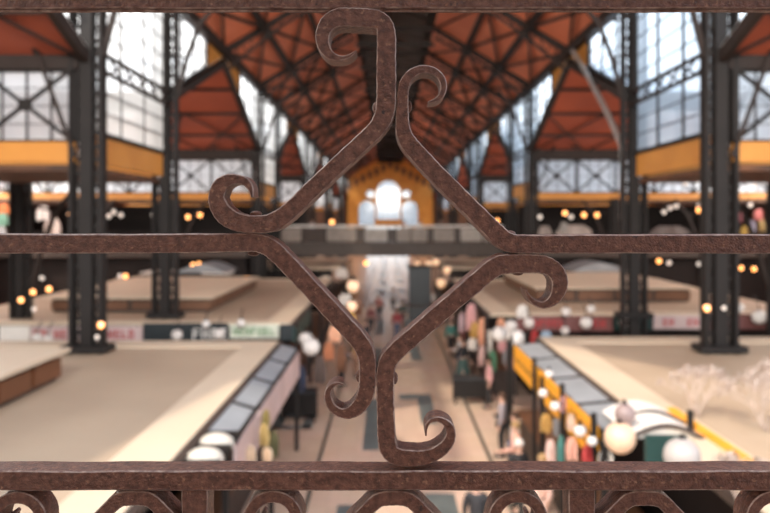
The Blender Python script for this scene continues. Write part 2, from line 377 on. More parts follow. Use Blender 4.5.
# windows: a convex polygon in a wall plane
WN = [0]
def clip_line(poly, axis, val):
    pts = []
    n = len(poly)
    for i in range(n):
        a, b = poly[i], poly[(i+1)%n]
        if (a[axis]-val)*(b[axis]-val) < 0:
            t = (val-a[axis])/(b[axis]-a[axis]); pts.append((a[0]+(b[0]-a[0])*t, a[1]+(b[1]-a[1])*t))
    if len(pts) >= 2:
        pts.sort(key=lambda p: p[1-axis]); return pts[0], pts[-1]
    return None
def window(plane, const, poly, us, vs, label, glass=None, fw=.12, mw=.05, cross=False, parent_extra=None):
    WN[0] += 1
    def P(u, v): return Vector((const, u, D(v))) if plane == 'X' else Vector((u, const, D(v)))
    dep = Vector((.1,0,0)) if plane == 'X' else Vector((0,.1,0))
    up = (1,0,0) if plane == 'X' else (0,1,0)
    fr = MB(); n = len(poly)
    for i in range(n): fr.bar(P(*poly[i]), P(*poly[(i+1)%n]), fw, .16, up)
    for u in us:
        c = clip_line(poly, 0, u)
        if c: fr.bar(P(*c[0]), P(*c[1]), mw, .09, up)
    for v in vs:
        c = clip_line(poly, 1, v)
        if c: fr.bar(P(*c[0]), P(*c[1]), mw*.5, .05, up)
    f = fr.build('window_%d' % WN[0], M['dark'])
    struct(f, label, 'window')
    if cross:
        br = MB(); (u0, u1, v0, v1) = cross
        k = max(1, round((u1-u0)/2.4)); w = (u1-u0)/k
        for i in range(k):
            a, b = u0+i*w, u0+(i+1)*w
            br.bar(P(a,v0)-dep*2, P(b,v1)-dep*2, .09, .09, up); br.bar(P(a,v1)-dep*2, P(b,v0)-dep*2, .09, .09, up)
            m_ = ((a+b)/2, (v0+v1)/2)
            br.bar(P(m_[0]-.16, m_[1])-dep*2, P(m_[0]+.16, m_[1])-dep*2, .3, .1, up)
            br.bar(P(a, v0)-dep*2, P(a, v1)-dep*2, .12, .12, up)
        br.build('cross_brace', M['dark'], f)
    pn = MB(); pn.add([P(*p)+dep*.2 for p in poly], [tuple(range(len(poly)))])
    pn.build('pane', glass or M['glass'], f)
    return f
def frange(a, b, st):
    n = max(1, round((b-a)/st)); return [a+(b-a)*i/n for i in range(1, n)]

WL = [0]
def wallbox(name, a, b, m, label):
    mb = MB(); mb.box(a, b); return struct(mb.build(name, m), label, 'wall')

SIDE = (('left', XL, -1), ('right', XR, 1))
nth = ['nearest', 'second', 'third', 'fourth', 'fifth']
for sn, X, sg in SIDE:
    G = M['glass'] if sg < 0 else M['glass_blue']
    xo = XO*sg
    for k, (y0, y1) in enumerate(YS):
        # court along the nave: ochre apron, tall glazing
        wallbox('wall_%s' % sn, (X, y0+.3, D(1.5)), (X+.18*sg, y1-.3, D(2.3)), M['orange'], 'ochre apron panel of the %s light court on the %s of the nave' % (nth[k], sn))
        window('X', X, [(y0+.3,2.3),(y1-.3,2.3),(y1-.3,EAVE-.1),(y0+.3,EAVE-.1)], frange(y0+.3, y1-.3, 2.1), [2.9,3.45,5.0,5.6,6.2,6.8,7.3],
               'tall nave glazing of the %s light court on the %s' % (nth[k], sn), M['court_glass'] if sg < 0 else M['court_glass_blue'])
        # horizontal lattice band across the glazing
        br = MB()
        for v in (3.95, 4.42): br.bar((X-.12*sg, y0, D(v)), (X-.12*sg, y1, D(v)), .1, .1)
        q = 6
        for i in range(q):
            ya, yb = y0+(y1-y0)*i/q, y0+(y1-y0)*(i+1)/q
            br.bar((X-.12*sg, ya, D(3.95)), (X-.12*sg, yb, D(4.42)), .05, .05); br.bar((X-.12*sg, ya, D(4.42)), (X-.12*sg, yb, D(3.95)), .05, .05)
        struct(br.build('lattice_beam', M['truss']), 'dark lattice beam across the %s court glazing on the %s' % (nth[k], sn), 'beam', 'lattice beams of the courts')
        # walls of the neighbouring side halls, facing the court
        ob, ot, wt = (1.49, 2.0, 3.85) if k == 0 else (1.27, 1.6, 3.6)
        for yy, nm in ((y0, 'front'), (y1, 'rear')):
            if k > 2 and nm == 'rear': continue
            wallbox('wall_%s' % sn, (X+.3*sg, yy-.09, D(ob)), (xo, yy+.09, D(ot)), M['orange'], 'ochre band under the %s windows of the %s court on the %s' % (nm, nth[k], sn))
            u0, u1 = sorted((X+.3*sg, xo))
            window('Y', yy, [(u0,ot),(u1,ot),(u1,wt),(u0,wt)], frange(u0, u1, .62), frange(ot, wt, .48), 'band of small panes on the %s side of the %s court, %s of the nave' % (nm, nth[k], sn), M['frost'] if sg < 0 else M['frost_blue'], mw=.03,
                   cross=((u0, u1, ot, wt) if nm == 'front' else False))
            bm_ = MB(); bm_.box((X+.2*sg, yy-.16, D(wt)), (xo, yy+.16, D(wt+.57)))
            struct(bm_.build('trim_plate', M['truss']), 'dark wall plate above the %s windows of the %s court on the %s' % (nm, nth[k], sn), 'beam')
        # timber soffit under the court
        sf = MB(); sf.box((X+.15*sg, y0+.1, D(ob-.22)), (xo, y1-.1, D(ob-.06)))
        struct(sf.build('ceiling_%s' % sn, M['wood_under']), 'brown board ceiling below the %s court on the %s' % (nth[k], sn), 'ceiling')
    # side halls with red roofs
    halls = [(0.7, 19.2)] + [(YS[i][1], YS[i+1][0]) for i in range(4)] + [(126.7, YEND)]
    for k, (h0, h1) in enumerate(halls):
        ym = (h0+h1)/2; e, r = 4.15, 7.5
        rf = MB()
        for ya, yb in ((h0, ym), (h1, ym)):
            if k == 0 and ya == h0 and sg > 0: continue
            xa_ = X-2.7 if (k == 0 and ya == h0) else X-.05*sg  # unseen left near slope, added and trimmed to shape the stall shade
            a = Vector((xa_, ya, D(e))); b = Vector((xa_, yb, D(r))); v = Vector((xo-xa_, 0, 0))
            nrm = Vector((0,0,1))
            rf.add([a, b, b+v, a+v, a+nrm*.15, b+nrm*.15, b+v+nrm*.15, a+v+nrm*.15], [(0,1,2,3)], 0)
            rf.add([a+nrm*.2, b+nrm*.2, b+v+nrm*.2, a+v+nrm*.2], [(0,1,2,3)], 1)
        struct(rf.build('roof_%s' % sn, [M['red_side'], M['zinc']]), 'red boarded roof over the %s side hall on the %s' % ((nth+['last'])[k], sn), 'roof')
        # purlins and trusses on the slope that faces the camera
        pu = MB()
        for t in (.22, .48, .74):
            yy = h1+(ym-h1)*t; zz = D(e+(r-e)*t)-.1
            pu.bar((X, yy, zz), (xo, yy, zz), .09, .14)
        for q in range(4):
            xa, xb = X+3.2*sg*q, X+3.2*sg*(q+1)
            pu.bar((xa, h1, D(e)-.1), (xb, h1+(ym-h1)*.48, D(e+(r-e)*.48)-.1), .07, .07); pu.bar((xb, h1, D(e)-.1), (xa, h1+(ym-h1)*.48, D(e+(r-e)*.48)-.1), .07, .07)
        pu.bar((X, ym, D(r)-.12), (xo, ym, D(r)-.12), .22, .3)
        struct(pu.build('purlin_set', M['truss']), 'dark purlins under the red roof of the %s side hall on the %s' % ((nth+['last'])[k], sn), 'purlin')
        for j, xx in enumerate((X, X+6*sg, X+12*sg)):
            t_ = MB(); lo = [h1, ym] if k == 0 else [h1, ym, h0]
            P = [Vector((xx, yy, D(r-.15 if yy == ym else e-.05))) for yy in lo]
            for a, b in zip(P, P[1:]):
                t_.bar(a, b, .2, .3)
                if j:
                    a2 = a+Vector((0,0,-.05)); b2 = b+Vector((0,0,-1.3)); t_.bar(a2, b2, .12, .14)
                    for q in range(1, 6):
                        t0, t1 = q/6, (q+.5)/6
                        t_.bar(a+(b-a)*t0, a2+(b2-a2)*min(1, t1), .07, .07); t_.bar(a2+(b2-a2)*t0, a+(b-a)*min(1, t1), .07, .07)
            struct(t_.build('roof_truss', M['truss']), '%s dark truss of the %s side hall on the %s' % (('front', 'middle', 'outer')[j], (nth+['last'])[k], sn), 'truss', 'side hall trusses')
        if k == 0: continue
        # glazed and ochre spandrels between gable and nave eave
        for ya, s2, nm in ((h0, 1, 'near'), (h1, -1, 'far')):
            L = (ym-ya)
            def zz(t): return e+.25+(r-e)*t
            tm = .62
            window('X', X, [(ya, zz(0)), (ya+L*tm, zz(tm)), (ya+L*tm, EAVE-.1), (ya, EAVE-.1)], frange(min(ya, ya+L*tm), max(ya, ya+L*tm), 1.9), [4.6,5.2,5.8,6.4,7.0],
                   'sloping glazed spandrel at the %s half of the %s side hall on the %s' % (nm, (nth+['last'])[k], sn), G)
            sp = MB(); sp.prism([(X, ya+L*tm, D(zz(tm))), (X, ym, D(EAVE-.15)), (X, ya+L*tm, D(EAVE-.15))], (.12*sg, 0, 0))
            struct(sp.build('wall_%s' % sn, M['orange']), 'small ochre spandrel at the gable peak of the %s side hall, %s half, on the %s' % ((nth+['last'])[k], nm, sn), 'wall')
    # outer wall
    wallbox('wall_outer_%s' % sn, (xo, 4, 0), (xo+.4*sg, YEND, D(4)), M['brown'], 'outer brown wall on the %s of the hall' % sn)
    # eave beam
    eb = MB(); eb.bar((X-.1*sg, 12, D(EAVE)), (X-.1*sg, YEND, D(EAVE)), .35, .42)
    struct(eb.build('trim_eave', M['truss']), 'dark eave beam along the %s of the nave roof' % sn, 'beam')
    # dark gallery and shops at the ends of the side aisles
    for k, (y0, y1) in enumerate(YS[1:3]):
        g = empty('side_gallery', (X+8*sg, y0, 0), 'dark upper gallery crossing the %s aisle at the %s court' % (sn, nth[k+1]), 'gallery', None, 'structure')
        m_ = MB(); m_.box((X+.6*sg, y0-.4, D(-2.2)), (xo, y1+.8, D(-1.75))); m_.build('slab', M['darkwood'], g)
        m_ = MB(); m_.box((X+.6*sg, y1+.5, 0), (xo, y1+.8, D(-2.2))); m_.box((X+.6*sg, y1+.5, D(-1.75)), (xo, y1+.8, D(1.0))); m_.build('dark_backdrop', M['shade'], g)  # dark sheets closing the aisle, painting in its darkness
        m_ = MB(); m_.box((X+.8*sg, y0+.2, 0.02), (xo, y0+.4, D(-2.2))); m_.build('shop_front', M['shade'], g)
        m_ = MB()
        m_.bar((X+.6*sg, y0-.3, D(-.75)), (xo, y0-.3, D(-.75)), .08, .06); m_.bar((X+.6*sg, y0-.3, D(-1.6)), (xo, y0-.3, D(-1.6)), .06, .05)
        for i in range(48):
            x_ = X+.6*sg+(xo-X-.6*sg)*i/47; m_.bar((x_, y0-.3, D(-1.75)), (x_, y0-.3, D(-.75)), .03, .03)
        m_.build('balustrade', M['dark'], g)

# nave roof
rf = MB()
ya, yb = 6.5, YEND
for sg, X in ((-1, XL), (1, XR)):
    a = Vector((X, 22.0 if sg < 0 else ya, D(EAVE+.25))); b = Vector((XM+LW*sg, ya, D(LANT))); v = Vector((0, yb-ya, 0))  # left slope cut slanting out of view to shape the sun patch
    a2 = Vector((X, yb, a.z)); b2 = b+v
    rf.add([a, b, b2, a2], [(0,1,2,3)], 0)
    u = Vector((0,0,.18)); rf.add([a+u, b+u, b2+u, a2+u], [(0,1,2,3)], 1)
    # lantern side and roof
    l0 = Vector((XM+LW*sg, ya, D(LANT))); rf.add([l0, l0+Vector((0,0,2.2)), l0+Vector((0,0,2.2))+v, l0+v], [(0,1,2,3)], 2)
    c0 = Vector((XM, ya, D(LANT+3.1))); rf.add([l0+Vector((0,0,2.2)), c0, c0+v, l0+Vector((0,0,2.2))+v], [(0,1,2,3)], 2)
rf.add([(XM-LW, yb, D(LANT-.4)), (XM+LW, yb, D(LANT-.4)), (XM+LW, yb, D(LANT+2.2)), (XM, yb, D(LANT+3.1)), (XM-LW, yb, D(LANT+2.2))], [(0,1,2,3,4)], 2)
struct(rf.build('ceiling', [M['red'], M['zinc'], M['darkwood']]), 'red boarded nave roof with a dark lantern along the ridge', 'ceiling')
for sg, X, sn in ((-1, XL, 'left'), (1, XR, 'right')):
    for i in range(2):
        t = (i+1)/3
        x_ = X+(XM+LW*sg-X)*t; z_ = D(EAVE+.25+(LANT-EAVE-.25)*t)-.16
        p_ = MB(); p_.bar((x_, 22, z_), (x_, yb, z_), .2, .34)
        struct(p_.build('purlin', M['truss']), '%s long roof purlin up from the %s eave of the nave' % (['lower','upper'][i], sn), 'purlin', 'nave purlins')
yts = []
yts = [25.9, 35.15, 44.4, 51.1, 60.35, 69.6, 76.3, 85.55, 94.8, 101.5, 110.75, 120.0, 126.7, 134.3]
for i, y in enumerate(yts):
    t_ = empty('roof_truss', (XM, y, D(EAVE)), 'dark lattice truss of the nave roof, number %d from the camera end' % (i+1), 'truss', 'nave roof trusses', 'structure')
    la = MB()
    for sg, X in ((-1, XL), (1, XR)):
        a = Vector((X, y, D(EAVE+.1))); b = Vector((XM+LW*sg, y, D(LANT-.1)))
        r_ = MB(); r_.bar(a, b, .24, .30); r_.build('rafter', M['truss'], t_)
        a2 = Vector((X, y, D(EAVE-.9))); b2 = b+Vector((0,0,-.6)); md = (a+b)/2+Vector((0,0,-.42)); 
        lo = [a2, a2+(md-a2)*.5+Vector((-sg*.1,0,.12)), md, md+(b2-md)*.5+Vector((0,0,.06)), b2]
        r_ = MB()
        for p, q in zip(lo, lo[1:]): r_.bar(p, q, .12, .12)
        r_.build('lower_chord', M['truss'], t_)
        n = 8
        for j in range(n):
            def L(t): 
                s_ = min(t*4, 3.999); k_ = int(s_); return lo[k_]+(lo[k_+1]-lo[k_])*(s_-k_)
            la.bar(a+(b-a)*(j/n), L((j+.5)/n), .05, .05); la.bar(L((j+.5)/n), a+(b-a)*((j+1)/n), .05, .05)
    la.bar((XM-LW, y, D(LANT-.15)), (XM+LW, y, D(LANT-.15)), .2, .25); la.bar((XM-LW, y, D(LANT-1.1)), (XM+LW, y, D(LANT-1.1)), .16, .2)
    for sg in (-1, 1):
        la.bar((XM+LW*sg, y, D(LANT-1.1)), (XM, y, D(LANT-.15)), .07, .07)
        la.bar((XM+LW*sg, y, D(LANT)), (XM+LW*sg, y, D(LANT+2.2)), .16, .16); la.bar((XM+LW*sg, y, D(LANT+2.2)), (XM, y, D(LANT+3.0)), .16, .16)
    la.build('lacing', M['truss'], t_)
    if i < len(yts)-1:
        for sg, X, sn in ((-1, XL, 'left'), (1, XR, 'right')):
            wb = MB(); y2 = yts[i+1]
            def R(t, yy): return Vector((X+(XM+LW*sg-X)*t, yy, D(EAVE+.25+(LANT-EAVE-.25)*t)-.2))
            wb.bar(R(.0, y), R(1/3, y2), .12, .12); wb.bar(R(1/3, y), R(0, y2), .12, .12); wb.bar(R(1/3, y), R(2/3, y2), .12, .12); wb.bar(R(2/3, y), R(1/3, y2), .12, .12); wb.bar(R(2/3, y), R(1, y2), .1, .1)
            struct(wb.build('wind_brace', M['truss']), 'diagonal wind braces of nave roof bay %d on the %s slope' % (i+1, sn), 'brace', 'nave wind braces')

# columns
def column(X, Y, ztop, w, label, zb=0.0, sg=1):
    c = empty('iron_column', (X, Y, zb), label, 'column', 'riveted iron columns', 'structure')
    sh = MB(); sh.box((X-.20*w, Y-.2*w, zb), (X+.20*w, Y+.2*w, ztop)); sh.build('shaft', M['dark'], c)
    for s_ in (-1, 1):
        fl_ = MB(); fl_.box((X+s_*.48*w-.06*w, Y-.25*w, zb), (X+s_*.48*w+.06*w, Y+.25*w, ztop)); fl_.build('flange', M['dark'], c)
        lc = MB(); z = zb+.3; a, b = X+s_*.20*w, X+s_*.44*w; i = 0
        while z < ztop-.5:
            lc.bar((a if i%2 else b, Y, z), (b if i%2 else a, Y, z+.34), .05*w, .05*w, (0,1,0)); lc.bar((a, Y, z), (b, Y, z), .04*w, .05*w, (0,1,0))
            lc.box((min(a,b), Y-.02, z+.12), (max(a,b), Y+.02, z+.22))
            z += .34; i += 1
        lc.build('lacing', M['dark'], c)
    bs = MB(); bs.box((X-.8*w, Y-.5*w, zb), (X+.8*w, Y+.5*w, zb+.25)); bs.box((X-.66*w, Y-.4*w, zb+.25), (X+.66*w, Y+.4*w, zb+.6)); bs.build('base', M['dark'], c)
    if Y < 30 and ztop > 10: bs = MB(); bs.box((X-.75*w, Y-.45*w, D(-3.36)), (X+.75*w, Y+.45*w, D(-3.2))); bs.build('collar', M['dark'], c)
    br = MB()
    pts = [Vector((X-sg*.5*w, Y, ztop-3.6)), Vector((X-sg*.75, Y, ztop-2.2)), Vector((X-sg*1.2, Y, ztop-1.0)), Vector((X-sg*2.0, Y, ztop-.1))]
    for p, q in zip(pts, pts[1:]): br.bar(p, q, .12, .14)
    for t in (.35, .7):
        q = pts[0]+(pts[-1]-pts[0])*t; br.bar((X, Y, q.z+.4), pts[1] if t < .5 else pts[2], .07, .07)
    br.build('curved_bracket', M['truss'], c)
    # kite lattice of knee braces towards the side hall
    return c
ci = ['first', 'second', 'third', 'fourth', 'fifth', 'sixth', 'seventh', 'eighth', 'ninth', 'tenth']
for sn, X, sg in SIDE:
    ys = [v for p in YS for v in p]
    for i, y in enumerate(ys):
        column(X, y, D(EAVE), .78 if i < 2 else .72, 'dark riveted iron column of the nave, %s on the %s from the camera' % (ci[i], sn), 0, sg)
    for i, (xx, y) in enumerate(((X+5.0*sg, 25.9), (X+5.0*sg, 19.2+6.9), (X+5*sg, 44.4), (X+10.5*sg, 25.9), (X+10.5*sg, 44.4))):
        if i == 1: continue
        column(xx, y, D(1.3) if i < 9 else 0, .62, 'slimmer dark iron aisle column, %s on the %s aisle' % (['inner front', '', 'inner rear', 'outer front', 'outer rear'][i], sn), 0, sg)

# knee braces seen against the near windows
for sn, X, sg in SIDE:
    for k, (y, zt) in enumerate(((19.2, 4.2), (44.4, 4.0))):
        kb = MB(); kb.bar((X+.2*sg, y-.3, D(1.6)), (X+1.15*sg, y-.3, D(zt)), .09, .09); kb.bar((X+1.15*sg, y-.3, D(zt)), (X+1.5*sg, y-1.2, D(zt+1.3)), .12, .12)
        kb.bar((X+.2*sg, y-.3, D(zt+1.3)), (X+2.6*sg, y-.6, D(zt+.2)), .12, .14); kb.bar((X+.2*sg, y-.3, D(zt+.3)), (X+1.7*sg, y-.8, D(zt+1.6)), .12, .14)
        struct(kb.build('knee_brace', M['truss']), 'dark diagonal knee braces at the %s court column on the %s' % (nth[k], sn), 'brace')
# downpipe on the right
mb = MB(); mb.tube([(XR-.3, 33.2, D(EAVE-.3)), (XR-.25, 31.4, D(6.3)), (XR-.2, 28.4, D(4.1)), (XR-.25, 26.4, D(2.6)), (XR-.3, 26.2, D(0))], .1, 10)
struct(mb.build('downpipe', M['steel'], smooth=True), 'pale slanting rainwater pipe beside the second column on the right', 'pipe')

# far end wall
def end_wall():
    bm = bmesh.new(); holes = []
    k = YEND/F
    def U(px): return (px-CX)*k
    def V(py): return (HY-py)*k
    def arch(x0, x1, y0, y1):   # y0 bottom, y1 top
        r = (x1-x0)/2; cx = (x0+x1)/2; cy = y1-r
        return [(x0, y0), (x1, y0)] + [(cx+r*math.cos(a), cy+r*math.sin(a)) for a in [PI*i/12 for i in range(13)]]
    def circ(cx, cy, r): return [(cx+r*math.cos(2*PI*i/16), cy+r*math.sin(2*PI*i/16)) for i in range(16)]
    H = [arch(U(376.3), U(400.3), V(220), V(180)), arch(U(358.5), U(375), V(226.5), V(200.5)), arch(U(401.7), U(418), V(226.5), V(200.5)), circ(U(370.3), V(194), .85), circ(U(406.3), V(194), .85), ]
    door = [(U(366), -ZC+.05), (U(409), -ZC+.05), (U(409), -1.0), (U(366), -1.0)]
    outer = [(XL-.3, -ZC), (XR+.3, -ZC), (XR+.3, EAVE+.3), (XM+LW, LANT+.1), (XM-LW, LANT+.1), (XL-.3, EAVE+.3)]
    from mathutils.geometry import delaunay_2d_cdt
    vv, ee, ff = [], [], []
    for loop in [outer]+H+[door]:
        o_ = len(vv); vv += [Vector(p) for p in loop]; ee += [(o_+i, o_+(i+1)%len(loop)) for i in range(len(loop))]
    V2, E2, F2, _, _, _ = delaunay_2d_cdt(vv, ee, [], 0, 1e-4)
    def inside(p, poly):
        c = False; n = len(poly)
        for i in range(n):
            (x1, y1), (x2, y2) = poly[i], poly[(i+1)%n]
            if (y1 > p[1]) != (y2 > p[1]) and p[0] < (x2-x1)*(p[1]-y1)/(y2-y1)+x1: c = not c
        return c
    bv = [bm.verts.new((v[0], YEND, D(v[1]))) for v in V2]
    for f in F2:
        ce = (sum(V2[i][0] for i in f)/len(f), sum(V2[i][1] for i in f)/len(f))
        if inside(ce, outer) and not any(inside(ce, h) for h in H+[door]): bm.faces.new([bv[i] for i in f])
    r = bmesh.ops.extrude_face_region(bm, geom=list(bm.faces))
    for v in r['geom']:
        if isinstance(v, bmesh.types.BMVert): v.co.y += .5
    bmesh.ops.recalc_face_normals(bm, faces=bm.faces)
    me = bpy.data.meshes.new('wall_end'); bm.to_mesh(me); bm.free(); me.materials.append(M['ochre_wall'])
    o = bpy.data.objects.new('wall_end', me); C.objects.link(o); struct(o, 'far ochre gable wall with arched windows', 'wall')
    names = ['tall central arched window', 'left arched window', 'right arched window', 'small round window on the left', 'small round window on the right']
    for p, nm in zip(H, names):
        us = [q[0] for q in p]; vs = [q[1] for q in p]
        window('Y', YEND+.1, p, frange(min(us), max(us), 1.1), frange(min(vs), max(vs), 1.2), nm+' in the far ochre gable', M['gable_glass'], fw=.2, mw=.12)
    window('Y', YEND+.1, door, frange(U(366), U(409), 1.3), [-3.2], 'wide glazed entrance at the far end', M['glass'], fw=.2, mw=.1)
    t = MB()
    for i in range(13):
        a = i/12; x_ = XL+.4+(XR-XL-.8)*a
        zt = EAVE-.6 + (LANT-EAVE)*(1-abs(x_-XM)/8.0)*1.1 - .6
        t.prism([(x_-.35, YEND-.4, D(zt+.5)), (x_+.35, YEND-.4, D(zt+.5)), (x_+.35, YEND-.4, D(zt-.6)), (x_, YEND-.4, D(zt-1.0)), (x_-.35, YEND-.4, D(zt-.6))], (0,.3,0))
    struct(t.build('trim_scallops', M['brown']), 'brown scalloped trim along the far gable top', 'trim')
    for sg, X, nm in ((-1, XL, 'left'), (1, XR, 'right')):
        wallbox('wall_end_%s' % nm, (X, YEND, 0), (XO*sg, YEND+.4, D(6)), M['brown'], 'brown end wall %s of the far gable' % nm)
end_wall()

# footbridge across the nave
YB = 57.0
fb = empty('footbridge', (XM, YB, D(-2.75)), 'dark footbridge with pale parapet panels crossing the nave under the arched windows', 'bridge')
m_ = MB(); m_.box((XL-.3, YB, D(-2.75)), (XR+.3, YB+3.2, D(-1.72))); m_.build('girder', M['girder'], fb)
m_ = MB()
for y_ in (YB, YB+3.1): m_.bar((XL-.3, y_, D(-.48)), (XR+.3, y_, D(-.48)), .12, .14)
m_.build('top_rail', M['white'], fb)
bounds = [280, 302, 326, 357, 364, 388, 396, 411, 428, 433, 455, 460, 482, 490]
bp1 = mat('grey_beige_parapet', (.30, .255, .22), .6); bp2 = mat('pale_parapet', (.42, .38, .34), .6)
colr = [bp1, M['darkwood'], bp1, M['girder'], bp2, M['girder'], bp1, bp1, M['girder'], bp1, M['girder'], bp2, bp1]
for i in range(13):
    x0, x1 = (bounds[i]-CX)/F*YB, (bounds[i+1]-CX)/F*YB
    if colr[i] is not None:
        m_ = MB(); m_.box((x0+.04, YB-.06, D(-1.62)), (x1-.04, YB-.01, D(-.62))); m_.build('parapet_panel', colr[i], fb)
for b in bounds:
    x0 = (b-CX)/F*YB; m_ = MB(); m_.box((x0-.07, YB-.05, D(-1.75)), (x0+.07, YB+.09, D(-.4))); m_.build('parapet_post', M['dark'], fb)

# ================================================================== STALLS
def text_mesh(mb, txt, org, ux, uz, h, mi, depth=.02):
    cu = bpy.data.curves.new('t', 'FONT'); cu.body = txt; cu.size = 1; cu.extrude = 0
    o = bpy.data.objects.new('t', cu); C.objects.link(o)
    dg = bpy.context.evaluated_depsgraph_get(); me = bpy.data.meshes.new_from_object(o.evaluated_get(dg))
    org = Vector(org); ux = Vector(ux).normalized(); uz = Vector(uz).normalized()
    w = max([v.co.x for v in me.vertices] or [1])
    mb.add([org + ux*(v.co.x*h) + uz*(v.co.y*h) for v in me.vertices], [tuple(p.vertices) for p in me.polygons], mi)
    bpy.data.objects.remove(o); bpy.data.curves.remove(cu); bpy.data.meshes.remove(me)

RZ = D(-3.4)
def block(name, label, x_in, x_out, y0, y1, sg, cat='market stall', ro=0., po=.06):
    """sg: -1 on the left of the aisle, +1 on the right; x_in is the aisle edge"""
    r = empty('market_stall', ((x_in+x_out)/2, (y0+y1)/2, 0), label, cat)
    m_ = MB(); m_.box((x_in+(.95+ro)*sg, y0+.6, RZ-.06), (x_out, y1-1.0, RZ-.005)); m_.build('roof_panel', M['beige_in'], r)
    m_ = MB()
    m_.box((x_in+(.1+ro)*sg, y0, RZ-.06), (x_in+(.95+ro)*sg, y1, RZ+.03)); m_.box((x_in+(.95+ro)*sg, y0, RZ-.06), (x_out, y0+.6, RZ+.03)); m_.box((x_in+(.95+ro)*sg, y1-1.0, RZ-.06), (x_out, y1, RZ+.03))
    m_.build('roof_border', M['beige'], r)
    m_ = MB(); m_.box((x_in+(ro-.02)*sg, y0, RZ-.12), (x_in+(.1+ro)*sg, y1, RZ+.0)); m_.build('gutter', M['darkwood'], r)
    m_ = MB(); m_.box((x_in+1.6*sg, y0+.4, 0.01), (x_out-.3*sg, y1-.4, RZ-.06)); m_.build('shop_body', M['shade'], r)  # near-black block paints in the dark stall interior
    m_ = MB(); m_.box((x_in+.25*sg, y0+.4, 0.01), (x_in+1.1*sg, y1-.4, .95)); m_.build('counter', M['darkwood'], r)
    m_ = MB(); m_.box((x_in+.15*sg, y0+.3, .95), (x_in+1.2*sg, y1-.3, 1.0)); m_.build('counter_top', M['brown'], r)
    n = max(2, round((y1-y0)/4.4))
    for i in range(n+1):
        y = y0+.15+(y1-y0-.3)*i/n
        m_ = MB(); m_.box((x_in-po*sg-.05, y-.06, .01), (x_in-po*sg+.05, y+.06, RZ-.1 if po < .1 else RZ-.2)); m_.build('post', M['dark'], r)
    return r
def awnings(r, x_in, y0, y1, n, sg, m, w=.62, drop=.22):
    for i in range(n):
        a, b = y0+(y1-y0)*i/n+.06, y0+(y1-y0)*(i+1)/n-.06
        m_ = MB(); m_.add([(x_in-.02*sg, a, RZ-.03), (x_in-w*sg, a, RZ-drop), (x_in-w*sg, b, RZ-drop), (x_in-.02*sg, b, RZ-.03), (x_in-.02*sg, a, RZ-.07), (x_in-w*sg, a, RZ-drop-.04), (x_in-w*sg, b, RZ-drop-.04), (x_in-.02*sg, b, RZ-.07)],
              [(0,1,2,3),(7,6,5,4),(0,4,5,1),(1,5,6,2),(2,6,7,3),(3,7,4,0)])
        o = m_.build('awning', m, r)
        f = MB(); f.bar((x_in-w*sg, a, RZ-drop-.02), (x_in-w*sg, b, RZ-drop-.02), .05, .07)
        for y_ in (a, b): f.bar((x_in-.02*sg, y_, RZ-.06), (x_in-w*sg, y_, RZ-drop-.02), .05, .06)
        f.build('awning_frame', M['dark'], o)
def roofbox(r, x0, x1, y0, y1, h, side, front=True, sg=-1):
    """low raised box on the roof: top, frame, coloured side panels"""
    b = MB(); b.box((x0-.12, y0-.12, RZ+h), (x1+.12, y1+.12, RZ+h+.07)); o = b.build('raised_roof', M['beige'], r)
    c = MB(); c.box((x0+.1, y0+.1, RZ-.02), (x1-.1, y1-.1, RZ+h)); c.build('raised_roof_core', M['darkwood'], o)
    n = max(2, round((y1-y0)/1.3)); xs = x1 if sg < 0 else x0
    for i in range(n):
        a, bb = y0+(y1-y0)*i/n+.08, y0+(y1-y0)*(i+1)/n-.08
        p = MB(); p.box((xs-.13, a, RZ+.1), (xs+.0 if sg < 0 else xs-.02, bb, RZ+h-.1)) if sg < 0 else p.box((xs, a, RZ+.1), (xs+.13, bb, RZ+h-.1))
        p.build('side_panel', side, o)
    n = max(2, round((x1-x0)/1.5))
    for i in range(n):
        a, bb = x0+(x1-x0)*i/n+.08, x0+(x1-x0)*(i+1)/n-.08
        p = MB(); p.box((a, y0, RZ+.1), (bb, y0+.13, RZ+h-.1)); p.build('front_panel', side, o)

LX, RX = -2.95, 3.5
# ---- left front stall
s1 = block('a', 'beige flat roofed stall block at lower left beside the aisle, with grey awnings', LX, -14.5, 7.0, 20.9, -1, po=.42)
awnings(s1, LX, 11.9, 20.7, 4, -1, M['greyglass'], .46, .16)
roofbox(s1, -10.4, -6.95, 8.0, 16.0, .58, M['ember'])
for i, (a, b) in enumerate(((12.0, 14.0), (14.15, 16.3), (16.45, 18.4), (18.55, 20.6))):
    m_ = MB(); m_.box((LX+.47, a, 2.12), (LX+.52, b, 2.78)); m_.build('fascia_panel', M['pinkpanel'], s1)
for i in range(3):        # three sunlit barrel awnings at the near end
    y_ = 10.0+i*.74; m_ = MB(); pr = [( .0, 0), (.08, .10), (.18, .155), (.30, .155), (.40, .10), (.44, 0)]
    m_.sphere((LX+.27, y_+.22, RZ-.1), .28, 20, 10, sc=(1, .8, .62)); m_.build('barrel_awning', M['canvas'], s1, smooth=True)
    m_ = MB(); m_.box((LX+.02, y_+.46, RZ-.12), (LX+.56, y_+.72, RZ-.03)); m_.build('awning_rib', M['dark'], s1)
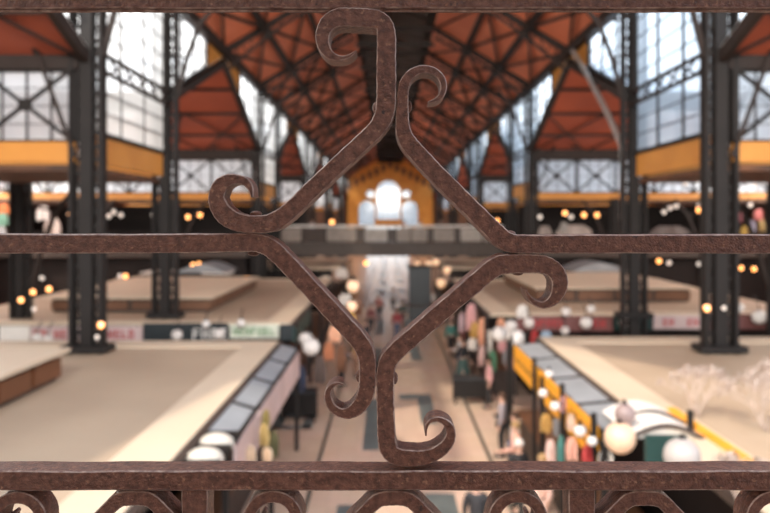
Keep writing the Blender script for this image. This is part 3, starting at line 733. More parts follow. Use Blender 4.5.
# ---- right front stall
s2 = block('b', 'beige flat roofed stall block at lower right with yellow sign boards along the aisle', RX, 15.0, 7.0, 21.6, 1, ro=.75)
awnings(s2, RX+.78, 11.9, 21.0, 4, 1, M['greyglass'], .72, .10)
for i, (a, b, t) in enumerate(((12.5, 14.55, 1), (14.75, 17.3, 1), (17.6, 20.6, 0))):
    m_ = MB(); m_.box((RX-.03, a, RZ-.68), (RX+.03, b, RZ-.06)); sb = m_.build('sign_board', [M['yellow']], s2)
    for rz, h in (((RZ-.30, .12), (RZ-.52, .12)) if i == 0 else ((RZ-.43, .13),)):
        l_ = MB(); x = b-.25; k = 0
        while x > a+.25:
            w = .10+.05*((k*7)%3); 
            l_.box((RX-.036, x-w*.6, rz), (RX-.03, x, rz+h*(.75 if k%2 else 1)))
            x -= w+.07; k += 1
        l_.build('lettering', M['lblack'], sb)
for y_ in (12.4, 14.65, 17.45, 20.7):
    m_ = MB(); m_.box((RX-.13, y_-.05, .01), (RX-.05, y_+.05, RZ+.2)); m_.build('post', M['dark'], s2)
# second row of yellow rail and barrel awnings on the right
m_ = MB(); m_.box((4.92, 9.0, RZ-.15), (5.05, 13.2, RZ+.10)); m_.build('yellow_rail', M['yellow'], s2)
m_ = MB(); m_.box((3.62, 10.5, RZ-.1), (4.2, 10.58, RZ+.37)); m_.build('green_panel', M['signgreen'], s2)
m_ = MB(); m_.box((4.80, 11.95, RZ-.9), (4.88, 12.03, RZ+.35)); m_.build('post', M['dark'], s2)
for i in range(2):
    m_ = MB(); y_ = 11.6+i*.85; n = 9; pr = [(1.15*(j/n), .19*math.sin(PI*j/n)) for j in range(n+1)]
    m_.prism([(3.72+u+i*.05, y_, RZ+.02+v) for u, v in pr], (0, .72, .02)); m_.build('barrel_awning', M['white'], s2, smooth=True)
    m_ = MB(); m_.tube([(3.72+u+i*.05, y_-.05, RZ+.03+v*1.05) for u, v in pr], .035, 6); m_.build('awning_rib', M['darkwood'], s2)
# ---- second row blocks
s3 = block('c', 'beige roofed stall block left of the aisle behind the cross passage, green and dark signs', -3.1, -15.5, 24.6, 43.2, -1)
roofbox(s3, -12.5, -6.55, 27.6, 37.4, .5, M['brown'])
s4 = block('d', 'beige roofed stall block right of the aisle behind the cross passage, maroon sign', 3.6, 15.5, 26.9, 43.2, 1)
roofbox(s4, 6.2, 12.6, 31.0, 40.0, .55, M['brown'], sg=1)
s5 = block('e', 'distant beige stall block left of the aisle below the footbridge', -3.3, -15.5, 52.2, 66.0, -1)
s6 = block('f', 'distant beige stall block right of the aisle below the footbridge', 3.8, 15.5, 52.2, 66.0, 1)
def fsign(parent, px0, px1, py0, py1, Y, m, lm=None, pat=None, name='sign_board'):
    a = at(px0, py1, Y); b = at(px1, py0, Y); m_ = MB(); m_.box((a.x, Y-.06, a.z), (b.x, Y, b.z)); o = m_.build(name, m, parent)
    if lm:
        l_ = MB(); h = b.z-a.z; x = a.x+.12; k = 0
        while x < b.x-.25:
            w = h*.32; z0 = a.z+h*.24; z1 = a.z+h*.76; t = w*.28
            c = pat[k % len(pat)]
            if c == ' ':
                if l_.v: l_.build('lettering', lm, o); l_ = MB()
            if c in 'EFLHN': l_.box((x, Y-.075, z0), (x+t, Y-.061, z1))
            if c in 'EL': l_.box((x, Y-.075, z0), (x+w, Y-.061, z0+t))
            if c in 'EFO': l_.box((x, Y-.075, z1-t), (x+w, Y-.061, z1))
            if c in 'EFH': l_.box((x, Y-.075, (z0+z1-t)/2), (x+w*.9, Y-.061, (z0+z1+t)/2))
            if c in 'OHN': l_.box((x+w-t, Y-.075, z0), (x+w, Y-.061, z1))
            if c == 'O': l_.box((x, Y-.075, z0), (x+t, Y-.061, z1)); l_.box((x, Y-.075, z0), (x+w, Y-.061, z0+t))
            if c == 'N': l_.bar((x+t/2, Y-.068, z1), (x+w-t/2, Y-.068, z0), .014, t, (0,1,0))
            x += w*1.35; k += 1
        if l_.v: l_.build('lettering', lm, o)
    return o
YF = 24.55
fsign(s3, 0, 30, 326, 343, YF, M['white']); fsign(s3, 31, 104, 326, 342, YF, M['pinkpanel'], M['lred'], 'EO NEF ')
fsign(s3, 105, 143, 326, 342, YF, M['pinkpanel'], M['lred'], 'HELO ')
fsign(s3, 144, 228, 323, 344, YF, M['signdark'], M['lwhite'], '     FHOE       ')
fsign(s3, 230, 279, 324, 338, YF, M['signpale'], M['lgreen'], 'HENFOEL')
fsign(s3, 281, 293, 324, 340, YF, M['signdark'])
m_ = MB(); m_.box((-3.16, 24.6, RZ-.6), (-3.04, 29.6, RZ-.12)); m_.build('sign_board', M['signgreen'], s3)
YG = 26.85
fsign(s4, 516, 612, 315.5, 331, YG, M['signred'], M['lred'], ' ENFHEL   OEHL ')
fsign(s4, 614, 652, 315, 330, YG, M['signgreen']); fsign(s4, 653, 700, 315, 329, YG, M['pinkpanel'], M['lred'], ' EH ')
fsign(s4, 702, 800, 314, 329, YG, M['signred'])
# curved steel roof pieces on second row
for (px, py, Y, w, l, lab) in ((205, 277, 40, 2.6, 3.2, 'left'), (596, 268, 41, 3.0, 3.2, 'right')):
    p = at(px, py, Y); m_ = MB(); n = 8
    pts = [(p.x-w/2+w*i/n, Y-1, D(-2.76)+.45*math.sin(PI*i/n)) for i in range(n+1)]
    m_.prism(pts, (0, l, 0)); tag(m_.build('curved_canopy', M['greyglass'], smooth=True), 'grey curved canopy lying on the raised roof of the second %s stall block' % lab, 'canopy')
# roof tops sheets that catch the light
for (px, py, Y, w, l, lab) in ((155, 284, 39, 1.6, 2.0, 'pale flat sheet left on the second left raised roof by its edge'), (215, 283, 39, 1.4, 1.6, 'pale flat sheet on the second left raised roof, nearer the aisle'),):
    p = at(px, py, Y); m_ = MB(); m_.box((p.x-w/2, Y, D(-2.83)), (p.x+w/2, Y+l, D(-2.75))); tag(m_.build('roof_sheet', M['white']), lab, 'sheet')

# ================================================================== LAMPS
def globe_lamp(px, py, Y, r_px, label, group, m=None, arm=None, post=False):
    p = at(px, py, Y); r = r_px*Y/F
    e = empty('globe_lamp', (p.x, p.y, p.z-r), label, 'lamp', group)
    g = MB(); g.sphere(p, r, 24, 14); g.build('globe', m or M['globe'], e, smooth=True, ang=80)
    c = MB(); c.lathe(p+Vector((0,0,r*.86)), [(min(r*.4,.05),0),(min(r*.4,.05),.03),(.02,.05),(.015,.09)], 14); c.build('cap', M['dark'], e, smooth=True)
    if arm:
        a = MB(); q = p+Vector((0,0,r*1.05)); t = Vector(arm); mid = (q+t)/2+Vector((0,0,.10)); a.tube([q, q+(mid-q)*.5+Vector((0,0,.05)), mid, mid+(t-mid)*.6, t], .016, 8); a.build('bracket', M['dark'], e, smooth=True)
    return e
GL = 'white globe lamps along the stalls'
globe_lamp(292, 356, 21.5, 7.8, 'lower left of three white globes at the left stall corner', GL, arm=(-2.89, 20.75, 2.9))
globe_lamp(311, 347, 22.2, 8.6, 'right and largest of three white globes at the left stall corner', GL, arm=(-2.6, 22.9, 2.95))
globe_lamp(306, 339, 23.6, 7.0, 'upper white globe of three at the left stall corner', GL, arm=(-3.06, 24.72, 2.93))
globe_lamp(500, 334, 23.0, 8.0, 'left globe of the white pair at the right stall corner', GL, arm=(3.44, 21.44, 2.8))
globe_lamp(516, 338, 21.9, 8.6, 'right globe of the white pair at the right stall corner', GL, arm=(3.44, 21.42, 2.85))
globe_lamp(511, 326, 25.5, 6.0, 'small white globe just above the pair at the right stall corner', GL, arm=(3.56, 27.0, 2.85))
globe_lamp(620, 438, 10.6, 15.5, 'large warm lit globe in front of the yellow sign boards', GL, M['globe_warm'], arm=(3.5, 11.4, 2.9))
globe_lamp(625, 414, 11.9, 10.5, 'shaded pinkish globe behind the large warm globe', GL, mat('pink_glass', (.30,.22,.21), .4), arm=(3.9, 12.6, 3.1))
globe_lamp(682, 456, 9.9, 18.0, 'large pale grey globe by the green panel at lower right', GL, mat('grey_milk_glass', (.46,.42,.40), .4), arm=(4.3, 10.6, 2.95))
for px, py, r, lab in ((177,335,5.5,'left globe on the dark sign below the second left column'),(219,334,5.5,'right globe on the dark sign below the second left column'),(206,324,4.2,'small globe above the dark sign of the left block'),(241,323,4.2,'small globe above the pale green sign'),(37,338,5.2,'globe at far left before the white sign board'),(48,340,5.6,'globe right beside the far left one on the sign board')):
    globe_lamp(px, py, 24.1, r, lab, GL, arm=((px-CX)/F*24.1, 24.5, at(px, py-r*3, 24.1).z))
for px, py, r, lab in ((566,312,4.6,'small globe over the left end of the maroon sign'),(586,323,6,'globe in the middle of the maroon sign'),(625,323,6,'globe at the right end of the maroon sign'),(529,323,5.2,'globe at the left edge of the maroon sign'),(591,309,4.0,'faint small globe above the maroon sign middle'),(739,308,5,'small globe right of the big right column'),(759,317,7,'bigger globe at the far right edge below a smaller one'),(565,330.5,4.2,'globe hanging just under the maroon sign')):
    globe_lamp(px, py, 26.4, r, lab, GL, arm=((px-CX)/F*26.4, 26.8, at(px, py-r*3, 26.4).z))
for px, py, Y, r, lab in ((543,393,14.9,4.5,'first small white globe under the yellow boards'),(555,406,13.7,4.8,'second small white globe under the yellow boards'),(580,431,12.2,6,'third and largest small white globe under the yellow boards'),(549,374,16.5,4.0,'highest small white globe under the yellow boards'),(592,441,11.8,5,'lowest small globe under the yellow boards, beside the warm globe')):
    globe_lamp(px, py, Y, r, lab, 'small globes under the yellow boards', arm=(3.5, Y+.1, RZ-.55))

def bulb_lamp(px, py, Y, label, group, m, d=.11, drop=.35):
    p = at(px, py, Y)
    e = empty('pendant_bulb', (p.x, p.y, p.z-d), label, 'lamp', group)
    b = MB(); b.sphere(p, d, 14, 9, sc=(1,1,1.1)); b.build('bulb', m, e, smooth=True, ang=80)
    s_ = MB(); s_.lathe(p+Vector((0,0,d*.95)), [(d*.5,0),(d*.45,d*.5),(d*.2,d*.7),(.012,d*.8),(.012,drop)], 10); s_.build('socket', M['dark'], e)
    return e
BG = 'warm bulbs glowing in the dark galleries'
warm = [(70,214,40,'left gallery, level with the rail at far left'),(21,300,23.5,'beside the far left lattice column, lower'),(33,292,24.5,'just right of the far left lattice column'),(49,289,23.5,'brightest left of the first left column'),(101,325,18.7,'low on the first left column'),(125.5,276,36,'between the first two left columns'),
 (188,217,41,'left one of the pair under the left ochre band'),(200,215,41,'right one of the pair under the left ochre band'),(193,265,43.6,'left one of the double bulb below the middle rail'),(199,264,43.6,'right one of the double bulb below the middle rail'),(246,279,37,'by the left aisle end of the raised roof'),
 (366,263,55,'below the footbridge near the aisle middle'),(584,215,41,'left of the bright pair under the right ochre band'),(597,215,41,'right of the bright pair under the right ochre band'),(565,213,41,'left of the bright pair, dimmer'),(699,210,24,'beside the big right column, above the rail'),(659,261,38,'left of the row between the right columns'),(707,308,18.4,'low on the big right column'),(741,268,33,'left of the pair at far right below the rail'),(754,269,33,'right of the pair at far right below the rail'),(497,221,60,'small one right of the far gable'),(332,222,75,'tiny one left of the far gable')]
for px, py, Y, lab in warm: bulb_lamp(px, py, Y, 'warm orange bulb, '+lab, BG, M['bulb'], .115*Y/40 if Y > 30 else .08)
pale = [(353,286,38,'big pale orange bulb on the left stall row far down the aisle',.30),(352,306,33,'peach bulb lower on the left stall row',.22),(436,262,56,'pale bulb right of the aisle under the bridge',.25),(441,283,50,'cream bulb over the right stalls beyond the dark booth',.30),(429,264,52,'pale cream bulb above the dark booth',.22),(447,270,52,'cream bulb upper right of the dark booth',.25),(417,264,56,'pinkish bulb left above the dark booth',.2)]
for px, py, Y, lab, d in pale: bulb_lamp(px, py, Y, lab, 'pale bulbs over the distant stalls', M['bulb_pale'], d)
wh = [(120,276,38,'grey white bulb left of the orange one between the left columns'),(97,337,18.6,'white bulb low on the first left column'),(34,309,23.6,'small white bulb under the far left orange one'),(42,278,26,'pale bulb above the bright far left orange bulb'),(670,208,40,'left bulb of the white cluster between the right columns'),(676,206,40,'right bulb of the white cluster between the right columns'),(664,212,40,'low dim bulb of the white cluster between right columns'),(750,205,40,'white bulb right of the big right column'),(699,205,40,'white bulb beside the big right column'),(669,263,38,'second bulb of the row between the right columns'),(699,264,24,'single pale bulb close to the big right column'),(724,308,18.4,'pale bulb on the right flange of the big right column'),(701,180,30,'single white bulb by the big right column, under the ochre panel'),(685,184,32,'white bulb at the right of the window strip under the right ochre panel'),(674,178,32,'upper white bulb under the right ochre panel'),(744,180,30,'upper bulb at the far right window strip'),(762,182,30,'last upper bulb at the far right edge'),(755,184,30,'middle bulb at the far right window strip'),(114,212,41,'left bulb of the white cluster between left columns'),(121,215,41,'right bulb of the white cluster between left columns'),(109,216,41,'low bulb of the white cluster between left columns'),(153,215,41,'small bulb just left of the second left column'),(571,217,41,'pale bulb beside the dim orange one under the right ochre band'),(540,217,42,'pale bulb at the left under the right ochre band')]
for px, py, Y, lab in wh: bulb_lamp(px, py, Y, lab, 'pale bulbs in the galleries', M['bulb_white'], .11*Y/40)

# ================================================================== GOODS
def cloth(px0, px1, py0, py1, Y, col, label, cat='cloth', name='hanging_cloth', group=None, seed=0):
    a = at(px0, py1, Y); b = at(px1, py0, Y); n = 14; rows = 6; mb = MB(); rnd = random.Random(seed+int(px0*7+py0))
    ph = rnd.random()*6; vs = []
    for side in (0, .03):
        for j in range(rows+1):
            v = j/rows
            for i in range(n+1):
                u = i/n; w = .4+.6*math.sin(PI/2*min(1, .12+1.7*v))-.3*max(0, v-.75)
                vs.append(((a.x+b.x)/2+(u-.5)*(b.x-a.x)*w, Y+side+.05*math.sin(ph+u*13)*(.4+v), b.z+(a.z-b.z)*(v+.04*math.sin(ph+u*9)*v)))
    N = (n+1)*(rows+1); fs = []
    for j in range(rows):
        for i in range(n):
            k = j*(n+1)+i; fs.append((k, k+1, k+n+2, k+n+1)); fs.append((N+k+n+1, N+k+n+2, N+k+1, N+k))
    for i in range(n):
        fs.append((i+1, i, N+i, N+i+1)); k = rows*(n+1)+i; fs.append((k, k+1, N+k+1, N+k))
    for j in range(rows):
        k = j*(n+1); fs.append((k, k+n+1, N+k+n+1, N+k)); k += n; fs.append((k+n+1, k, N+k, N+k+n+1))
    mb.add(vs, fs); return tag(mb.build(name, cmat(col), smooth=True, ang=60), label, cat, group)
PK, WHT, PCH, RDD, GRN, TEA, OCH, NAV, GRY, BRN = (.62,.33,.32), (.74,.68,.62), (.78,.42,.27), (.45,.05,.05), (.10,.24,.14), (.09,.26,.24), (.55,.33,.10), (.05,.06,.10), (.35,.34,.35), (.20,.09,.05)
hang = 'cloths hanging at the right aisle stalls'
for i, (x0, x1, y0, y1, Y, c, lab) in enumerate([
 (466,477,304,330,29.5,PK,'pink cloth hanging nearest the diagonal bar at the right stalls'),(459,465,313,332,30.5,(.55,.40,.42),'dusty mauve cloth at the left end of the right stalls'),(470,480,322,338,28.5,OCH,'ochre cloth low among the right stalls'),(478,486,318,345,28,PCH,'peach cloth hanging beside the ochre one'),
 (486,492,330,352,27.4,WHT,'narrow white cloth hanging at the right stalls'),(478,487,346,366,27.1,(.68,.45,.40),'pale rose cloth low by the aisle right'),(468,477,338,350,28.6,WHT,'white cloth below the ochre cloth'),(488,497,351,372,26.5,GRN,'dark green cloth low at the right stalls'),
 (497,505,318,330,27.2,PCH,'salmon cloth above the white globe pair'),(498,506,338,352,26.4,PK,'rose pink cloth under the white globe pair'),(506,514,352,372,25.8,(.70,.36,.30),'coral cloth under the right globe'),(503,510,350,364,26,GRY,'grey cloth under the white globe pair'),(517,528,305,318,26.6,(.7,.66,.62),'pale cloth at the corner above the maroon sign'),
 (531,538,330,345,26.5,RDD,'dark red cloth under the maroon sign left end'),(540,552,331,345,26.4,(.3,.4,.5),'steel blue cloth under the maroon sign')]):
    cloth(x0, x1, y0, y1, Y, c, lab, group=hang)
hl = 'cloths and bags at the left aisle stalls'
for i, (x0, x1, y0, y1, Y, c, lab) in enumerate([
 (328,341,326,342,27,PCH,'orange cloth hanging left of the aisle behind the diagonal bar'),(344,356,312,330,31,OCH,'ochre cloth far down the left stalls'),(338,352,294,306,36,WHT,'white cloth far down the left stalls'),(352,362,300,315,34,BRN,'brown cloth far down the left stalls'),(324,334,342,360,25.5,(.5,.2,.1),'rust cloth low at the left stalls'),
 (336,346,345,372,25.5,BRN,'tall brown cloth beside the aisle left'),(314,326,356,384,22,(.10,.07,.06),'black cloth under the left globes'),(296,306,366,392,21,NAV,'navy cloth under the left globes'),(357,367,330,342,30,NAV,'dark blue cloth right of the ochre one'),(320,331,276,286,44,(.72,.6,.5),'cream cloth in the distance left'),(336,348,268,278,48,WHT,'white cloth in the far distance left of the aisle')]):
    cloth(x0, x1, y0, y1, Y, c, lab, group=hl)
hb = 'bunches hanging under the front left awnings'
for i, (x0, x1, y0, y1, Y, c, lab) in enumerate([
 (262,270,410,428,14.2,(.36,.28,.10),'olive bunch under the left awnings, upper'),(259,269,424,446,13.4,(.50,.36,.14),'straw yellow bunch under the left awnings'),(270,279,432,458,14.0,(.16,.15,.07),'dark olive bunch by the left post'),(246,256,446,462,12.0,(.62,.48,.36),'cream bunch at the lower left awnings'),(262,272,448,462,12.9,(.70,.52,.36),'pale straw bunch just above the lower rail')]):
    cloth(x0, x1, y0, y1, Y, c, lab, 'bunch', 'hanging_bunch', hb)
hr = 'goods on the front right stall'
for i, (x0, x1, y0, y1, Y, c, lab) in enumerate([
 (560,568,396,412,14.6,PK,'pink cloth right under the yellow boards'),(567,575,415,430,13.6,(.75,.6,.5),'cream cloth under the yellow boards'),(541,552,414,432,15.6,OCH,'mustard cloth by the dark post at the right stall'),(553,560,418,436,15.2,GRY,'grey cloth by the dark post at the right stall'),(583,594,445,462,12.4,RDD,'red cloth low under the yellow boards'),(566,578,438,460,13.4,(.72,.42,.34),'salmon cloth low at the front right stall'),(558,565,436,462,14.2,TEA,'teal cloth low at the front right stall'),(546,556,440,462,14.8,(.75,.55,.5),'pale pink cloth low at the front right stall'),(598,612,450,466,11.9,WHT,'white cloth low beside the warm globe')]):
    cloth(x0, x1, y0, y1, Y, c, lab, group=hr)
# things on the galleries
for i, (x0, x1, y0, y1, Y, c, lab) in enumerate([
 (44,61,218,236,43.8,(.62,.52,.47),'pale cloth hanging in the left gallery above the rail'),(36,50,206,220,44.6,(.66,.6,.57),'white cloth in the left gallery behind the pale one'),(-4,10,186,202,44.6,(.6,.5,.45),'cream cloth at the left edge of the left gallery'),(-2,9,203,216,44.2,(.55,.16,.05),'rust red cloth at the left edge of the left gallery'),(-3,8,213,226,44,(.16,.32,.24),'green cloth at the left edge of the left gallery'),(-3,6,226,240,44,(.45,.45,.46),'grey cloth at the left edge of the left gallery'),
 (754,763,208,220,44,(.50,.17,.16),'pink round lantern cloth in the right gallery'),(741,748,226,236,44,(.40,.27,.06),'yellow cloth in the right gallery'),(748,756,220,233,44.2,(.30,.28,.36),'slate cloth in the right gallery'),(759,765,219,232,44.2,(.45,.34,.16),'khaki cloth in the right gallery'),(735,742,212,222,44,(.28,.10,.12),'wine cloth in the right gallery'),
 (556,592,225,240,44,(.34,.29,.26),'wide taupe cloth on the balustrade of the right gallery'),(538,552,226,240,44,(.24,.20,.18),'dark taupe cloth on the balustrade of the right gallery'),(560,568,222,232,43.8,(.3,.28,.26),'small grey cloth over the wide taupe one'),(650,690,226,240,44,(.11,.09,.085),'charcoal cloth between the right columns')]):
    cloth(x0, x1, y0, y1, Y, c, lab, group='cloths hanging in the side galleries')
# dark booth far down the aisle
p0, p1 = at(409, 292, 47.3), at(431, 268, 47.3)
bt = empty('booth', ((p0.x+p1.x)/2, 47.8, 0), 'small black booth on the aisle under the footbridge', 'booth')
m_ = MB(); m_.box((p0.x, 47.3, .01), (p1.x, 48.8, p1.z)); m_.build('body', M['signdark'], bt)
m_ = MB(); m_.box((p0.x-.1, 47.2, p1.z), (p1.x+.1, 48.9, p1.z+.1)); m_.build('roof', M['dark'], bt)
m_ = MB(); m_.box((p0.x-.05, 47.1, .95), (p1.x+.05, 47.3, 1.05)); m_.build('shelf', M['darkwood'], bt)
for sx, (px, py, Y) in (('nearer', (507, 386, 24.4)), ('farther', (497, 345, 29.0))):
    pass
# black display table by the right stalls
def table(px, Y, w, d, h, lab):
    x = (px-CX)/F*Y; x = min(x, 2.85) if Y > 26 else x; e = empty('display_table', (x, Y, 0), lab, 'table')
    m_ = MB(); m_.box((x-w/2, Y-d/2, h-.05), (x+w/2, Y+d/2, h)); m_.build('top', M['signdark'], e)
    m_ = MB(); m_.box((x-w/2+.03, Y-d/2+.02, .25), (x+w/2-.03, Y-d/2+.06, h-.05)); m_.build('skirt', M['dark'], e)
    for a in (-1, 1):
        for b in (-1, 1):
            m_ = MB(); m_.box((x+a*(w/2-.06)-.03, Y+b*(d/2-.06)-.03, .008), (x+a*(w/2-.06)+.03, Y+b*(d/2-.06)+.03, h-.05)); m_.build('leg', M['dark'], e)
table(509, 26.25, 1.15, .8, .9, 'black skirted table at the corner of the right stalls below the globe pair')
table(300, 24.0, 1.1, .8, .95, 'dark table in the cross passage under the left globes')

# whitewashed twig bushes at lower right
def twig_bush(x, y, z, h, lab, seed):
    rnd = random.Random(seed); e = empty('twig_bush', (x, y, z), lab, 'dried branches', 'whitewashed branches at lower right')
    tw = MB(); lf = MB()
    def grow(p, d, L, r, lev):
        q = p+d*L; mid = (p+q)/2+Vector((rnd.uniform(-1,1), rnd.uniform(-1,1), rnd.uniform(-1,1)))*L*.12
        tw.tube([p, mid, q], [r, r*.8, r*.6], 5)
        if lev == 0:
            for _ in range(3):
                c = q+Vector((rnd.uniform(-1,1), rnd.uniform(-1,1), rnd.uniform(-1,1)))*.05; u = Vector((rnd.uniform(-1,1), rnd.uniform(-1,1), rnd.uniform(-.5,1))).normalized()
                w = u.cross(Vector((.3,.2,1))).normalized(); s_ = rnd.uniform(.03, .05)
                lf.add([c-u*s_, c+w*s_*.5, c+u*s_, c-w*s_*.5, c+Vector((0,0,.006))], [(0,1,4),(1,2,4),(2,3,4),(3,0,4),(3,2,1,0)])
            return
        for _ in range(3):
            nd = (d+Vector((rnd.uniform(-1,1), rnd.uniform(-1,1), rnd.uniform(-.5,.8)))*.75).normalized(); grow(q, nd, L*.72, r*.62, lev-1)
    for i in range(5):
        a = i*2*PI/5; grow(Vector((x, y, z)), Vector((math.cos(a)*.55, math.sin(a)*.55, 1)).normalized(), h*.34, .016, 3)
    tw.build('branches', M['twig'], e); lf.build('leaves', M['leafpale'], e)
for i, (x, y, h, lab) in enumerate(((5.35, 12.9, 1.0, 'tallest whitewashed twig bush on the stall roof at lower right'), (6.05, 12.0, 1.1, 'whitewashed twig bush beside the yellow rail at the right edge'), (5.95, 10.6, 1.05, 'whitewashed twig bush right of the near end of the yellow rail'), (5.3, 9.4, .85, 'whitewashed twig bush crossing behind the lower rail at right'), (4.2, 9.0, .62, 'low whitewashed twig bush seen under the lower rail'), (6.9, 13.0, 1.1, 'whitewashed twig bush farthest back at the right edge'), (4.7, 8.2, .8, 'nearest whitewashed twig bush at the bottom edge'))):
    twig_bush(x, y, RZ+.035, h, lab, 11+i)

# ================================================================== PEOPLE
def skin_mesh(pts, edges, root, sub=1):
    me = bpy.data.meshes.new('sk'); me.from_pydata([p[:3] for p in pts], edges, [])
    o = bpy.data.objects.new('sk', me); C.objects.link(o)
    o.modifiers.new('Skin', 'SKIN'); sv = me.skin_vertices[0].data
    for i, p in enumerate(pts):
        r = p[3]; sv[i].radius = (r, r) if not isinstance(r, tuple) else r
    sv[root].use_root = True
    md = o.modifiers.new('Sub', 'SUBSURF'); md.levels = sub; md.render_levels = sub
    bpy.context.view_layer.update()
    dg = bpy.context.evaluated_depsgraph_get(); m2 = bpy.data.meshes.new_from_object(o.evaluated_get(dg))
    bpy.data.objects.remove(o); bpy.data.meshes.remove(me)
    m2.polygons.foreach_set('use_smooth', [True]*len(m2.polygons)); return m2
def pose_points(kind):
    # facing -Y
    J = dict(pelvis=(0,0,.96), belly=(0,-.01,1.10), chest=(0,0,1.28), neckb=(0,.01,1.42), neck=(0,0,1.49), jaw=(0,-.025,1.55), head=(0,-.01,1.63), crown=(0,0,1.69), nose=(0,-.115,1.60))
    st = {'stand': (0, 0, 0, 0), 'walk': (.26, -.26, -.22, .24), 'reach': (.04, -.06, 0, -.05)}[kind]
    for s, sx in (('l', -1), ('r', 1)):
        k = st[0] if s == 'l' else st[1]; a = st[2] if s == 'l' else st[3]
        J['hip'+s] = (sx*.085, 0, .90); J['knee'+s] = (sx*.095, -k*.55-.02, .50); J['ank'+s] = (sx*.10, -k+(.06 if k < 0 else 0), .10+(.05 if k < 0 else 0)); J['toe'+s] = (sx*.11, -k-.16+(.06 if k < 0 else 0), .045+(.01 if k < 0 else 0))
        J['sh'+s] = (sx*.17, .01, 1.385)
        if kind == 'reach' and s == 'r': J['el'+s] = (sx*.24, -.14, 1.16); J['wr'+s] = (sx*.20, -.38, 1.12); J['hd'+s] = (sx*.19, -.46, 1.11)
        else: J['el'+s] = (sx*.235, -a*.3+.03, 1.12); J['wr'+s] = (sx*.245, -a*.9-.03, .88); J['hd'+s] = (sx*.24, -a*1.1-.05, .80)
    return J
def make_person(kind, skirt=False):
    J = pose_points(kind); R = dict(pelvis=(.15,.10), belly=(.13,.095), chest=(.155,.105), neckb=(.08,.07), neck=.052, jaw=(.062,.07), head=(.075,.09), crown=(.05,.065), nose=.012)
    for s in 'lr': R.update({'hip'+s:.083,'knee'+s:.055,'ank'+s:.037,'toe'+s:.032,'sh'+s:.055,'el'+s:.042,'wr'+s:.028,'hd'+s:(.036,.018)})
    E = [('pelvis','belly'),('belly','chest'),('chest','neckb'),('neckb','neck'),('neck','jaw'),('jaw','head'),('head','crown'),('head','nose')]
    for s in 'lr': E += [('pelvis','hip'+s),('hip'+s,'knee'+s),('knee'+s,'ank'+s),('ank'+s,'toe'+s),('neckb','sh'+s),('sh'+s,'el'+s),('el'+s,'wr'+s),('wr'+s,'hd'+s)]
    for s, sx in (('l',-1),('r',1)):
        h = Vector(J['hd'+s]); d = (h-Vector(J['wr'+s])).normalized(); side = Vector((0,-1,0)) if abs(d.z) > .6 else Vector((0,0,1))
        side = (side-d*side.dot(d)).normalized(); fwd = Vector((-sx,0,0))
        for f, (o_, L) in enumerate(((.027,.062),(.009,.074),(-.009,.070),(-.026,.055))):
            b = h+side*o_+d*.01; J['f%d%s' % (f,s)] = tuple(b+d*L*.55); J['g%d%s' % (f,s)] = tuple(b+d*L+fwd*.015)
            R['f%d%s' % (f,s)] = .009; R['g%d%s' % (f,s)] = .008; E += [('hd'+s,'f%d%s' % (f,s)),('f%d%s' % (f,s),'g%d%s' % (f,s))]
        w = Vector(J['wr'+s]); t = w+d*.03+side*.045; J['t0'+s] = tuple(t); J['t1'+s] = tuple(t+d*.04+side*.012); R['t0'+s] = .011; R['t1'+s] = .009; E += [('wr'+s,'t0'+s),('t0'+s,'t1'+s)]
    ks = list(J); ix = {k: i for i, k in enumerate(ks)}
    body = skin_mesh([(*J[k], R[k]) for k in ks], [(ix[a], ix[b]) for a, b in E], ix['pelvis'], 1)
    # jacket
    jk = ['pelvis','belly','chest','neckb','shl','shr','ell','elr','wrl','wrr']; jr = dict(pelvis=(.175,.125), belly=(.155,.12), chest=(.175,.125), neckb=(.095,.085), shl=.07, shr=.07, ell=.056, elr=.056, wrl=.042, wrr=.042)
    je = [('pelvis','belly'),('belly','chest'),('chest','neckb'),('neckb','shl'),('neckb','shr'),('shl','ell'),('shr','elr'),('ell','wrl'),('elr','wrr')]
    jx = {k: i for i, k in enumerate(jk)}; jacket = skin_mesh([(*J[k], jr[k]) for k in jk], [(jx[a], jx[b]) for a, b in je], 0, 1)
    tk = ['pelvis','hipl','hipr','kneel','kneer','ankl','ankr']; tr = dict(pelvis=(.16,.115), hipl=.10, hipr=.10, kneel=.072, kneer=.072, ankl=.055, ankr=.055)
    te = [('pelvis','hipl'),('pelvis','hipr'),('hipl','kneel'),('hipr','kneer'),('kneel','ankl'),('kneer','ankr')]
    if skirt:
        mb = MB(); prof = [(.17,.98),(.20,.85),(.25,.62),(.30,.40),(.31,.36),(.29,.37),(.16,.96)]; n = 20
        vs = []
        for r, z in prof: vs += [(r*math.cos(2*PI*i/n)*(1+.06*math.sin(5*2*PI*i/n)), r*.8*math.sin(2*PI*i/n), z) for i in range(n)]
        mb.add(vs, [(j*n+i, j*n+(i+1)%n, (j+1)*n+(i+1)%n, (j+1)*n+i) for j in range(len(prof)-1) for i in range(n)])
        o = mb.build('tmp', M['dark']); o.location = (0,0,0); trs = o.data
        for v in trs.vertices: v.co.z += .36
        trs.materials.clear(); bpy.data.objects.remove(o)
    else:
        tx = {k: i for i, k in enumerate(tk)}; trs = skin_mesh([(*J[k], tr[k]) for k in tk], [(tx[a], tx[b]) for a, b in te], 0, 1)
    hb_ = MB(); c = Vector(J['head'])+Vector((0,.012,.028)); n = 18; rr = []
    for j in range(8):
        t = PI/2-j*.27
        rr += [tuple(c+Vector((.094*math.cos(t)*math.cos(2*PI*i/n), .112*math.cos(t)*math.sin(2*PI*i/n), .10*math.sin(t) - (.09*max(0, math.sin(2*PI*i/n))*(j/7)**2)))) for i in range(n)]
